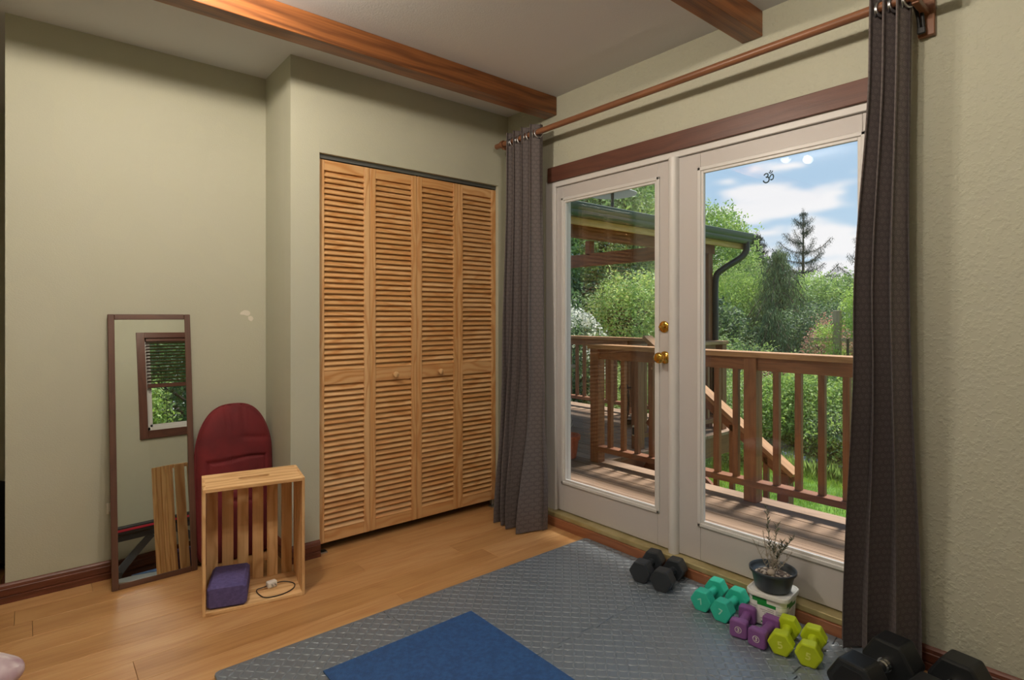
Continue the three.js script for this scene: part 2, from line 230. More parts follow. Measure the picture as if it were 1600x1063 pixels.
// window behind the camera
{
  const w = thing('window_1', 'small white framed window with brown casing, seen in the mirror', 'window', [0, 0, 0], 0, null, 'structure'), c = 0.075;
  mesh('casing', [ubox(W0 - c, W0, WB - c, WT + c, VF - 0.01, VF + 0.018, 0.003), ubox(W1, W1 + c, WB - c, WT + c, VF - 0.01, VF + 0.018, 0.003), ubox(W0, W1, WT, WT + c, VF - 0.01, VF + 0.018, 0.003), ubox(W0, W1, WB - c, WB, VF - 0.01, VF + 0.018, 0.003)], M.trim, w);
  const y0 = VF - 0.13, y1 = VF - 0.06, fr = (a, b, t, p, q) => [ubox(a, a + t, WB + p, WT - p, y0 + q, y1 - q, 0.003), ubox(b - t, b, WB + p, WT - p, y0 + q, y1 - q, 0.003), ubox(a, b, WB + p, WB + p + t, y0 + q, y1 - q, 0.003), ubox(a, b, WT - p - t, WT - p, y0 + q, y1 - q, 0.003)];
  mesh('frame', fr(W0, W1, 0.035, 0, 0), M.whiteTrim, w); mesh('sash', fr(W0 + 0.03, W1 - 0.03, 0.03, 0.03, 0.015), M.whiteTrim, w);
  mesh('glass_pane', ubox(W0 + 0.05, W1 - 0.05, WB + 0.05, WT - 0.05, VF - 0.097, VF - 0.094), M.glass, w);
  const b = thing('wooden_blind', 'brown wooden slatted blind half lowered over the mirrored window', 'blind', [(W0 + W1) / 2, 1.545, VF - 0.03]), bw = W1 - W0 - 0.03;
  mesh('head_rail', lbox(0, 0.385, 0, bw, 0.04, 0.05, 0.004), M.trim, b);
  for (let i = 0; i < 13; i++) mesh('slat', lbox(0, 0.345 - i * 0.040, 0, bw, 0.004, 0.048, 0.001, 'x', [0.22, 0, 0]), M.trim, b);
  mesh('bottom_rail', lbox(0, -0.185, 0, bw, 0.045, 0.03, 0.004), M.trim, b);
  for (const x of [-0.17, 0.17]) mesh('ladder_cord', [cyl(x, 0.10, -0.024, 0.0015, 0.0015, 0.56, 6), cyl(x, 0.10, 0.024, 0.0015, 0.0015, 0.56, 6)], M.dark, b);
  mesh('pull_cord', [cyl(-0.10, -0.18, 0.06, 0.002, 0.002, 0.82, 6), lathe([[0, 0], [0.008, 0], [0.006, 0.03], [0, 0.035]], 10).translate(-0.10, -0.62, 0.06)], M.dark, b);
}

// two ceiling lamps, each with two frosted globes on a small plate, just above the frame
const gm = std({ color: 0xffffff, emissive: new THREE.Color(1, 0.88, 0.72), emissiveIntensity: 9, roughness: 0.5 });
for (const [u, v, turn, power, label] of [[0.30, 1.985, 0, 2.3, 'two-globe ceiling lamp mirrored faintly in the right door glass'], [0.95, 0.60, 0.8, 1.5, 'two-globe ceiling lamp between the beams above the mats']]) {
  const l = thing('ceiling_lamp', label, 'lamp', [u, HC, v], turn, 'ceiling lamps'), spots = [[0.075, -0.08, -0.045], [-0.085, -0.08, 0.055]];
  mesh('ceiling_plate', lathe([[0, 0], [0.085, 0], [0.085, -0.012], [0.07, -0.022], [0, -0.024]], 32), M.steel, l);
  for (const [x, y, z] of spots) {
    mesh('arm', tube([[0, -0.02, 0], [x * 0.6, -0.035, z * 0.6], [x, -0.035, z]], 0.006, 12, 8), M.steel, l);
    mesh('socket', cyl(x, -0.042, z, 0.018, 0.018, 0.02, 20), M.steel, l);
    mesh('globe', flat(new THREE.SphereGeometry(0.031, 24, 16).translate(x, y, z)), gm, l);
    const pl = new THREE.PointLight(new THREE.Color(1, 0.86, 0.71), power); pl.position.set(x, y, z); pl.castShadow = true; pl.shadow.radius = 1.5; l.add(pl);
  }
}

// ---------------------------------------------------------------- closet
{
  const t = thing('closet_track', 'grey metal closet track along the top of the louvred doors', 'track', [1.7175, 2.062, V + 0.042]);
  mesh('channel', [lbox(0, -0.003, 0, 1.167, 0.006, 0.034, 0.001), lbox(0, -0.011, -0.016, 1.167, 0.020, 0.003), lbox(0, -0.011, 0.016, 1.167, 0.020, 0.003)], M.trackMetal, t);
  for (const x of [-0.57, 0.0, 0.02, 0.57]) mesh('pivot_pin', cyl(x, -0.0145, 0, 0.004, 0.004, 0.021, 10), M.steel, t);
  const slatH = (() => { const s = new THREE.Shape(); s.moveTo(-0.021, -0.0035); s.lineTo(0.019, -0.0035); s.quadraticCurveTo(0.022, 0, 0.019, 0.0035); s.lineTo(-0.019, 0.0035); s.quadraticCurveTo(-0.022, 0, -0.021, -0.0035); return s; })();
  const pw = 0.2905, sw = 0.034, inner = pw - 2 * sw, slatGeos = [];
  for (let i = 0; i < 12; i++) slatGeos.push(uvm(flat(new THREE.ExtrudeGeometry(slatH, { depth: inner + 0.004, bevelEnabled: false, curveSegments: 3 }).rotateZ(0.90).rotateY(Math.PI / 2).translate(-(inner + 0.004) / 2, 0, 0)), 'x'));
  const labels = ['left pair of louvred pine bifold closet doors', 'right pair of louvred pine bifold closet doors'];
  for (let k = 0; k < 2; k++) {
    const door = thing('bifold_closet_door', labels[k], 'closet door', [1.1345 + k * 0.5845, 0, V + 0.040], 0, 'bifold closet doors'); const rs = rng(31 + k);
    for (let j = 0; j < 2; j++) {
      const lf = group('leaf', door, [pw / 2 + j * (pw + 0.0015), 0, 0], ((j ? -1 : 1) * 0.012)), H0 = 0.046, H1 = 2.036, T = 0.028, m = M.pine[(k + j) % 3];
      for (const s of [-1, 1]) mesh('stile', lbox(s * (pw - sw) / 2, (H0 + H1) / 2, 0, sw, H1 - H0, T, 0.003, 'y'), M.pine[2 - ((k + j) % 3)], lf);
      for (const [n, a, b] of [['bottom_rail', H0, 0.108], ['middle_rail', 0.866, 0.940], ['top_rail', 1.983, H1]]) mesh(n, lbox(0, (a + b) / 2, 0, inner, b - a, T - 0.004, 0.002, 'x'), m, lf);
      for (const [a, b, n] of [[0.108, 0.866, 26], [0.940, 1.983, 36]]) for (let i = 0; i < n; i++) { const q = mesh('slat', slatGeos[Math.floor(rs() * 12)], M.pine[rs() < 0.6 ? (k + j) % 3 : Math.floor(rs() * 3)], lf); q.position.set(0, a + (i + 0.5) * (b - a) / n, 0); }
      if (j === 1 - k) mesh('knob', lathe([[0, 0], [0.009, 0], [0.008, 0.010], [0.012, 0.015], [0.0165, 0.021], [0.0165, 0.027], [0.012, 0.032], [0, 0.034]], 24).rotateX(Math.PI / 2).translate(k ? 0.005 : 0.0, 0.897, T / 2), M.crate[1], lf);
    }
    mesh('floor_pivot', [lbox(k ? 0.560 : 0.022, 0.004, 0.012, 0.045, 0.008, 0.04, 0.001), cyl(k ? 0.566 : 0.016, 0.025, 0, 0.004, 0.004, 0.045, 10)], M.steel, door);
  }
}

// ---------------------------------------------------------------- curtains and rod
{
  const RU = U - 0.14, RH = 2.287;
  const r = thing('curtain_rod', 'long wooden curtain rod above the glass doors', 'curtain rod', [RU, RH, 0.5]);
  mesh('pole', uvm(new THREE.CylinderGeometry(0.0165, 0.0165, 2.32, 20).rotateX(Math.PI / 2).translate(0, 0, -1.16), 'z'), M.rod, r);
  for (const z of [-2.255, -0.095]) { mesh('bracket', [lbox(0.128, 0.0, z, 0.024, 0.20, 0.05, 0.004), lbox(0.06, -0.02, z, 0.125, 0.018, 0.022, 0.003), lathe([[0.018, -0.01], [0.024, -0.01], [0.024, 0.01], [0.018, 0.01], [0.018, -0.01]], 20).rotateX(Math.PI / 2).translate(0, 0, z)], M.rod, r); }
  // cloth with a small interlocking hexagon print
  const S2 = 256, cv = document.createElement('canvas'); cv.width = 256; cv.height = 222; const cx = cv.getContext('2d');
  cx.fillStyle = '#635b5a'; cx.fillRect(0, 0, 256, 222); cx.strokeStyle = '#534c4c'; cx.lineWidth = 15; cx.lineCap = 'round';
  const hex = (x, y, s, open) => { for (let i = 0; i < 6; i++) { if (i === open) continue; const a = Math.PI / 3 * i + Math.PI / 6, b = a + Math.PI / 3; cx.beginPath(); cx.moveTo(x + Math.cos(a) * s, y + Math.sin(a) * s); cx.lineTo(x + Math.cos(b) * s, y + Math.sin(b) * s); cx.stroke(); } };
  for (const [x, y] of [[64, 37], [192, 37], [0, 148], [128, 148], [256, 148], [64, 259], [192, 259], [0, -74], [128, -74], [256, -74]]) { hex(x, y, 60, 2); }
  cx.strokeStyle = '#6a6260'; cx.lineWidth = 6; for (const [x, y] of [[64, 37], [192, 37], [0, 148], [128, 148], [256, 148]]) hex(x, y, 34, 5);
  const im = cx.getImageData(0, 0, 256, 222); const cloth = dataTex(256, 222, (x, y, o) => { const k = (Math.floor(y * 222) * 256 + Math.floor(x * 256)) * 4, n = 0.86 + 0.28 * fbm(x * 64, y * 64, 64, 64, 71, 2); for (let c = 0; c < 3; c++) o[c] = im.data[k + c] * n; }, true, 1 / 0.052, 1 / 0.045);
  const cm = phy({ map: cloth, roughness: 0.72, side: THREE.DoubleSide, bumpMap: bumpWeave, bumpScale: 0.0004, sheen: 0.4, sheenColor: new THREE.Color(0.5, 0.5, 0.55), sheenRoughness: 0.5 });
  function curtain(label, base, width, n, path) { // path(s, t) -> [du, h, dv]
    const c = thing('curtain', label, 'curtain', base, 0, 'window curtains'), ns = n * 28, nt = 90, pos = [], uv = [], idx = [];
    for (let j = 0; j <= nt; j++) for (let i = 0; i <= ns; i++) { const p = path(i / ns, j / nt); pos.push(p[0], p[1], -p[2]); uv.push(i / ns * width, -j / nt * 2.3); }
    for (let j = 0; j < nt; j++) for (let i = 0; i < ns; i++) { const a = j * (ns + 1) + i, b = a + ns + 1; idx.push(a, b, a + 1, b, b + 1, a + 1); }
    const g = new THREE.BufferGeometry(); g.setAttribute('position', new THREE.Float32BufferAttribute(pos, 3)); g.setAttribute('uv', new THREE.Float32BufferAttribute(uv, 2)); g.setIndex(idx); g.computeVertexNormals();
    mesh('cloth', g, cm, c);
    for (let k = 0; k < n * 2; k++) { const s = (k + 0.5) / (2 * n) * 1.0, p = path(s, 0.024); mesh('grommet', flat(new THREE.TorusGeometry(0.024, 0.0045, 8, 22).rotateY(k % 2 ? 0.35 : -0.35).translate(0, p[1], -p[2])), M.steel, c); }
    return c;
  }
  const sm = (a, b, x) => { const t = Math.min(1, Math.max(0, (x - a) / (b - a))); return t * t * (3 - 2 * t); };
  // left: gathered at the corner, flaring where it meets the floor
  curtain('dark taupe curtain gathered at the corner beside the closet', [RU, 0, 2.43], 1.05, 4, (s, t) => {
    const h = 2.335 - t * 2.329, a = 0.036 + 0.012 * sm(0.1, 0.5, t) + 0.045 * sm(0.72, 1, t), ph = 8 * Math.PI * (s + 0.035 * Math.sin(6.28 * s + 2 * t)), drop = sm(0.8, 1, t);
    const w = Math.sin(ph) + 0.25 * Math.sin(2 * ph + 3 * t) * sm(0.1, 0.9, t), du = a * w - 0.055 * sm(0.6, 1, t) + 0.012 * Math.sin(9 * t + 7 * s) * sm(0.2, 0.8, t);
    const dv = (s) * (0.285 + 0.035 * sm(0.5, 1, t)) - 0.012 - 0.045 * sm(0.7, 1, t) + 0.010 * Math.sin(2 * ph) + 0.008 * Math.sin(6 * t + 5 * s);
    return [du - 0.02 * drop * Math.max(0, w), h + (t > 0.995 ? 0 : 0), dv];
  });
  // right: hangs beside the right door leaf and spreads towards the floor
  curtain('dark taupe curtain hanging at the right side of the doors', [RU, 0, 0.615], 0.95, 3, (s, t) => {
    const h = 2.335 - t * 2.315, a = 0.041 + 0.003 * sm(0.1, 0.6, t) - 0.006 * sm(0.75, 1, t), ph = 6 * Math.PI * s + 0.2;
    const w = Math.sin(ph) + 0.22 * Math.sin(2 * ph + 2 * t) * sm(0.1, 0.9, t), du = a * w + 0.010 * Math.sin(8 * t + 6 * s) * sm(0.2, 0.8, t) + 0.045 * sm(0.3, 1, t);
    const dv = s * (0.120 + 0.055 * sm(0.1, 0.5, t) + 0.075 * sm(0.5, 1, t)) - 0.008 - 0.01 * sm(0.5, 1, t) + 0.008 * Math.sin(2 * ph) + 0.006 * Math.sin(5 * t);
    return [du, h, dv];
  });
  const tb = thing('curtain_tieback', 'black cord tieback hanging beside the top of the right curtain', 'tieback', [U - 0.05, 2.30, 0.600]);
  mesh('cord', [tube([[-0.03, 0.06, -0.03], [-0.005, 0.02, -0.012], [0, -0.04, 0], [0.002, -0.09, 0.004]], 0.006, 20, 8), tube([[-0.035, 0.05, -0.044], [-0.008, 0.0, -0.024], [0, -0.05, -0.012], [0.002, -0.09, -0.008]], 0.006, 20, 8)], M.black, tb);
  mesh('toggle', lbox(0.002, -0.10, -0.002, 0.012, 0.022, 0.024, 0.003), M.black, tb);
}

// ---------------------------------------------------------------- things on the floor at the left
{ // leaning mirror, its glass slightly bowed
  const m = thing('leaning_mirror', 'tall narrow mirror with dark brown frame leaning on the wall', 'mirror', [0.278, 0, 3.084], 1.0 * Math.PI / 180);
  const tilt = 7.3 * Math.PI / 180, W = 0.341, H = 1.243, fw = 0.026, T = 0.011, inn = group('frame', m), mat4 = new THREE.Matrix4().makeRotationX(-tilt);
  const fr = (x, y, w, h) => lbox(x, y, -T / 2 - 0.001, w, h, T, 0.003).applyMatrix4(mat4);
  mesh('side_bar', fr(fw / 2, H / 2, fw, H), M.mframe, inn); mesh('side_bar', fr(W - fw / 2, H / 2, fw, H), M.mframe, inn);
  mesh('top_bar', fr(W / 2, H - fw / 2, W - 2 * fw, fw), M.mframe, inn); mesh('bottom_bar', fr(W / 2, fw / 2, W - 2 * fw, fw), M.mframe, inn);
  const nx = 2, ny = 40, pos = [], idx = [], L = H - 2 * fw, w = W - 2 * fw;
  for (let j = 0; j <= ny; j++) for (let i = 0; i <= nx; i++) { const s = j / ny, bow = 0.062 * s * (1 - s) * (1 - s); const p = new THREE.Vector3(fw + w * i / nx, fw + L * s, -0.002 - bow).applyMatrix4(mat4); pos.push(p.x, p.y, p.z); }
  for (let j = 0; j < ny; j++) for (let i = 0; i < nx; i++) { const a = j * (nx + 1) + i, b = a + nx + 1; idx.push(a, a + 1, b, a + 1, b + 1, b); }
  const g = new THREE.BufferGeometry(); g.setAttribute('position', new THREE.Float32BufferAttribute(pos, 3)); g.setIndex(idx); g.computeVertexNormals();
  mesh('mirror_glass', g, M.mirror, m);
  mesh('backing', lbox(W / 2, H / 2, -0.0145, W - 0.01, H - 0.01, 0.004).applyMatrix4(mat4), M.dark, m);
}
{ // red cushion standing against the alcove wall behind the crate
  const c = thing('floor_cushion', 'dark red stuffed cushion with gathered top behind the crate', 'cushion', [0.803, 0, 3.115], 0.03);
  const HH = 0.775, HW = 0.182, T = 0.062, na = 120, nr = 40, pos = [], uv = [], idx = [], tm = new THREE.Matrix4().makeRotationX(-0.085);
  const outline = (a) => { const c = Math.cos(a), s = Math.sin(a), g = Math.sign; return s > 0 ? [g(c) * Math.pow(Math.abs(c), 0.72) * HW, Math.pow(s, 1.25) * 0.24] : [g(c) * Math.pow(Math.abs(c), 0.4) * HW, -Math.pow(-s, 0.4) * 0.16]; };
  for (const side of [1, -1]) {
    const off = pos.length / 3;
    for (let j = 0; j <= nr; j++) for (let i = 0; i <= na; i++) {
      const a = i / na * 2 * Math.PI, rho = j / nr; let [x, y] = outline(a); const cy = y > 0 ? HH - 0.24 : 0.16; // stretched middle
      const X = x * rho, Y = y > 0 ? cy + y * rho - (1 - rho) * (HH - 0.24 - HH / 2) : cy + y * rho + (1 - rho) * (HH / 2 - 0.16);
      let z = T * Math.pow(Math.max(0, 1 - Math.pow(rho, 4)), 0.5);
      const g1 = Math.exp(-Math.pow((Y - (0.505 + 0.004 * Math.sin(X * 22) - 0.3 * X * X)) / 0.006, 2)), g2 = Math.exp(-Math.pow((Y - (0.60 + 0.006 * Math.sin(X * 25 + 1))) / 0.012, 2)) * (X > 0.02 ? 1 : 0.2), g3 = Math.exp(-Math.pow((Y - (0.36 + 0.01 * Math.sin(X * 30))) / 0.006, 2)), g4 = Math.exp(-Math.pow((Y - (0.29 + 0.008 * Math.sin(X * 22 + 2))) / 0.006, 2)), g5 = Math.exp(-Math.pow((Y - (0.42 + 0.01 * Math.sin(X * 20 + 4))) / 0.007, 2));
      const gather = Math.exp(-Math.pow((Y - HH + 0.01) / 0.09, 2)) * Math.exp(-Math.pow(X / 0.06, 2)) * Math.cos(X * 230 + 1) * 0.011;
      z -= (0.013 * g1 + 0.008 * g2 + 0.010 * g3 + 0.010 * g4 + 0.007 * g5) * Math.pow(1 - Math.pow(rho, 6), 0.5); z += gather; z += 0.002 * Math.sin(X * 60 + Y * 25) * (1 - rho);
      const p = new THREE.Vector3(X, Y, side * z).applyMatrix4(tm); pos.push(p.x, p.y, p.z); uv.push(X, Y);
    }
    for (let j = 0; j < nr; j++) for (let i = 0; i < na; i++) { const q = off + j * (na + 1) + i, b = q + na + 1; side > 0 ? idx.push(q, b, q + 1, b, b + 1, q + 1) : idx.push(q, q + 1, b, b, q + 1, b + 1); }
  }
  const g = new THREE.BufferGeometry(); g.setAttribute('position', new THREE.Float32BufferAttribute(pos, 3)); g.setAttribute('uv', new THREE.Float32BufferAttribute(uv, 2)); g.setIndex(idx); g.computeVertexNormals();
  const red = phy({ map: blotch([110, 25, 31], [90, 17, 25], 91, 8, 8, 0.6), roughness: 0.8, bumpMap: bumpWeave, bumpScale: 0.0003, sheen: 0.3, sheenColor: new THREE.Color(0.7, 0.2, 0.2) });
  mesh('cover', g, red, c);
  const seam = []; for (let i = 0; i <= 90; i++) { const a = i / 90 * 2 * Math.PI, [x, y] = outline(a); seam.push(new THREE.Vector3(x * 1.0, (y > 0 ? HH - 0.24 : 0.16) + y, 0).applyMatrix4(tm)); }
  mesh('piping', tube(seam.slice(0, 90), 0.004, 180, 6, true), red, c);
}
{ // pine crate standing on end, open side to the room
  const W = 0.374, H = 0.517, D = 0.245, turn = -10.8 * Math.PI / 180, T = 0.012;
  const c = thing('wooden_crate', 'slatted pine crate standing on end with its open side forward', 'crate', [0.546, 0, 2.584], turn); // local x right, z = -depth
  function end(y, name) {
    const s = new THREE.Shape(); s.moveTo(0, 0); s.lineTo(W, 0); s.lineTo(W, D); s.lineTo(0, D); s.closePath();
    const h = new THREE.Path(); const cx = W / 2 + 0.005, cy = D * 0.5, a = 0.046, b = 0.017; h.moveTo(cx - a, cy - b); h.lineTo(cx + a, cy - b); h.absarc(cx + a, cy, b, -Math.PI / 2, Math.PI / 2, false); h.lineTo(cx - a, cy + b); h.absarc(cx - a, cy, b, Math.PI / 2, Math.PI * 1.5, false); s.holes.push(h);
    const g = uvm(flat(new THREE.ExtrudeGeometry(s, { depth: 0.015 - 0.004, bevelEnabled: true, bevelSize: 0.002, bevelThickness: 0.002, bevelOffset: -0.002, bevelSegments: 2, curveSegments: 10 }).rotateX(-Math.PI / 2).translate(0, y + 0.002, 0)), 'x');
    return mesh(name, g, M.crate[0], c);
  }
  end(0, 'end_board'); end(H - 0.015, 'end_board');
  const rc = rng(19);
  for (let i = 0; i < 6; i++) { const w = 0.046, x = 0.008 + (W - 0.016 - w) * i / 5 + w / 2; mesh('back_slat', lbox(x, H / 2, -D - T / 2 + 0.001, w, H - 0.006, T, 0.002, 'y'), M.crate[i % 2], c); }
  for (const sx of [0, 1]) for (let i = 0; i < 4; i++) { const w = 0.053, z = -0.002 - (D - 0.004 - w) * i / 3 - w / 2; mesh('side_slat', lbox(sx ? W + T / 2 - 0.001 : -T / 2 + 0.001, H / 2, z, T, H, w, 0.002, 'y'), M.crate[(i + sx) % 2], c); }
  const world = (x, y, z) => { const v = new THREE.Vector3(x, y, z).applyAxisAngle(new THREE.Vector3(0, 1, 0), turn); return [0.546 + v.x, y, 2.584 - v.z]; };
  // yoga block lying inside
  const yb = thing('yoga_block', 'blue violet foam yoga block inside the crate', 'yoga block', world(0.093, 0.0155, -0.115), turn - 0.14);
  const ys = new THREE.Shape(); const hw = 0.075, hh = 0.094 / 2, ch = 0.012; ys.moveTo(-hw + ch, -hh); ys.lineTo(hw - ch, -hh); ys.lineTo(hw, -hh + ch); ys.lineTo(hw, hh - ch); ys.lineTo(hw - ch, hh); ys.lineTo(-hw + ch, hh); ys.lineTo(-hw, hh - ch); ys.lineTo(-hw, -hh + ch); ys.closePath();
  const purple = std({ map: blotch([94, 86, 140], [80, 72, 124], 95, 30, 30, 0.3), roughness: 0.85, bumpMap: bumpFine, bumpScale: 0.0006 });
  mesh('foam_body', uvm(flat(new THREE.ExtrudeGeometry(ys, { depth: 0.202, bevelEnabled: true, bevelSize: 0.009, bevelThickness: 0.009, bevelOffset: -0.009, bevelSegments: 1 }).translate(0, hh, -0.101)), 'z'), purple, yb);
  // charger and its cable
  const ch0 = thing('phone_charger', 'white plug charger with a black cable loop in the crate', 'charger', world(0.262, 0.0155, -0.115), turn + 0.3);
  const wp = std({ color: 0xe6e4e0, roughness: 0.35 });
  mesh('plug_body', lbox(0, 0.0145, 0, 0.042, 0.028, 0.030, 0.006), wp, ch0);
  mesh('prong', [lbox(-0.006, 0.016, 0.024, 0.002, 0.007, 0.018), lbox(0.008, 0.016, 0.024, 0.002, 0.007, 0.018)], M.steel, ch0);
  mesh('cable', tube([[0.02, 0.012, 0], [0.055, 0.008, 0.004], [0.082, 0.0035, 0.045], [0.06, 0.003, 0.085], [0.0, 0.003, 0.105], [-0.06, 0.003, 0.085], [-0.07, 0.003, 0.05], [-0.06, 0.004, -0.012], [-0.03, 0.008, -0.006], [-0.02, 0.012, 0]], 0.0022, 70, 6), M.black, ch0);
}
// marks on the alcove wall, a plug beside the mirror
{
  const sp = (pts) => { const s = new THREE.Shape(); s.moveTo(...pts[0]); s.splineThru(pts.slice(1).concat([pts[0]]).map((p) => new THREE.Vector2(...p))); return flat(new THREE.ExtrudeGeometry(s, { depth: 0.001, bevelEnabled: true, bevelSize: 0.001, bevelThickness: 0.0006, bevelSegments: 1, curveSegments: 6 })); };
  const pm = std({ color: 0xd2cec0, roughness: 0.95 });
  const a = thing('wall_patch', 'white filler patch on the alcove wall beside the closet corner', 'patch', [0.887, 1.232, VL]);
  mesh('filler', [sp([[-0.028, 0.012], [-0.01, 0.022], [0.012, 0.018], [0.018, 0.004], [0.006, -0.006], [-0.012, 0.0], [-0.03, 0.002]]), sp([[0.008, -0.012], [0.024, -0.008], [0.034, -0.02], [0.026, -0.034], [0.012, -0.028]])], pm, a);
  const b = thing('wall_hook', 'small white plastic hook peeking out left of the mirror', 'hook', [0.282, 0.325, VL]);
  mesh('hook_plate', lbox(0, 0, 0.003, 0.018, 0.05, 0.006, 0.002), pm, b); mesh('hook_arm', tube([[0, -0.015, 0.005], [0, -0.022, 0.016], [0, -0.012, 0.022]], 0.003, 10, 6), pm, b);
}
{ // things at the picture's left and lower left edge
  const b = thing('backpack', 'black backpack standing in the dark hall at the left edge', 'backpack', [-0.21, 0, 3.72], 0.5), bl = std({ color: 0x16171a, roughness: 0.8, bumpMap: bumpWeave, bumpScale: 0.0004 });
  mesh('body', lbox(0, 0.21, 0, 0.30, 0.42, 0.17, 0.05), bl, b); mesh('front_pocket', lbox(0, 0.15, 0.095, 0.24, 0.22, 0.06, 0.025), bl, b);
  for (const x of [-0.08, 0.08]) mesh('strap', tube([[x, 0.38, -0.08], [x, 0.30, -0.13], [x, 0.15, -0.12], [x, 0.05, -0.08]], 0.014, 20, 6), bl, b);
  mesh('grab_loop', tube([[-0.04, 0.41, -0.05], [0, 0.455, -0.05], [0.04, 0.41, -0.05]], 0.008, 12, 6), bl, b);
  const p = thing('pillow', 'pale mauve patterned pillow corner on the floor at lower left', 'pillow', [-0.215, 0, 2.49], 0.6);
  const g = new THREE.SphereGeometry(1, 48, 24), q = g.attributes.position; for (let i = 0; i < q.count; i++) { const x = q.getX(i), y = q.getY(i), z = q.getZ(i), f = (t) => Math.sign(t) * Math.pow(Math.abs(t), 0.55); q.setXYZ(i, f(x) * 0.19, 0.06 + 0.058 * y * (1 - 0.1 * Math.sin(9 * x + 4 * z)), f(z) * 0.15); } g.computeVertexNormals();
  const pm = std({ map: blotch([226, 216, 218], [178, 150, 162], 97, 9, 9, 0.4, 3), roughness: 0.9, bumpMap: bumpWeave, bumpScale: 0.0004 });
  mesh('cover', uvm(g, 'x'), pm, p);
  const ds = thing('door_stop', 'black rubber door stop on the floor behind the left curtain', 'door stop', [2.292, 0, 2.775], 0.4);
  const w = new THREE.Shape(); w.moveTo(-0.035, 0); w.lineTo(0.035, 0); w.lineTo(0.035, 0.028); w.lineTo(-0.03, 0.006); w.closePath();
  mesh('wedge', flat(new THREE.ExtrudeGeometry(w, { depth: 0.03, bevelEnabled: true, bevelSize: 0.001, bevelThickness: 0.002, bevelSegments: 1 }).translate(0, 0.001, -0.015)), M.black, ds);
}

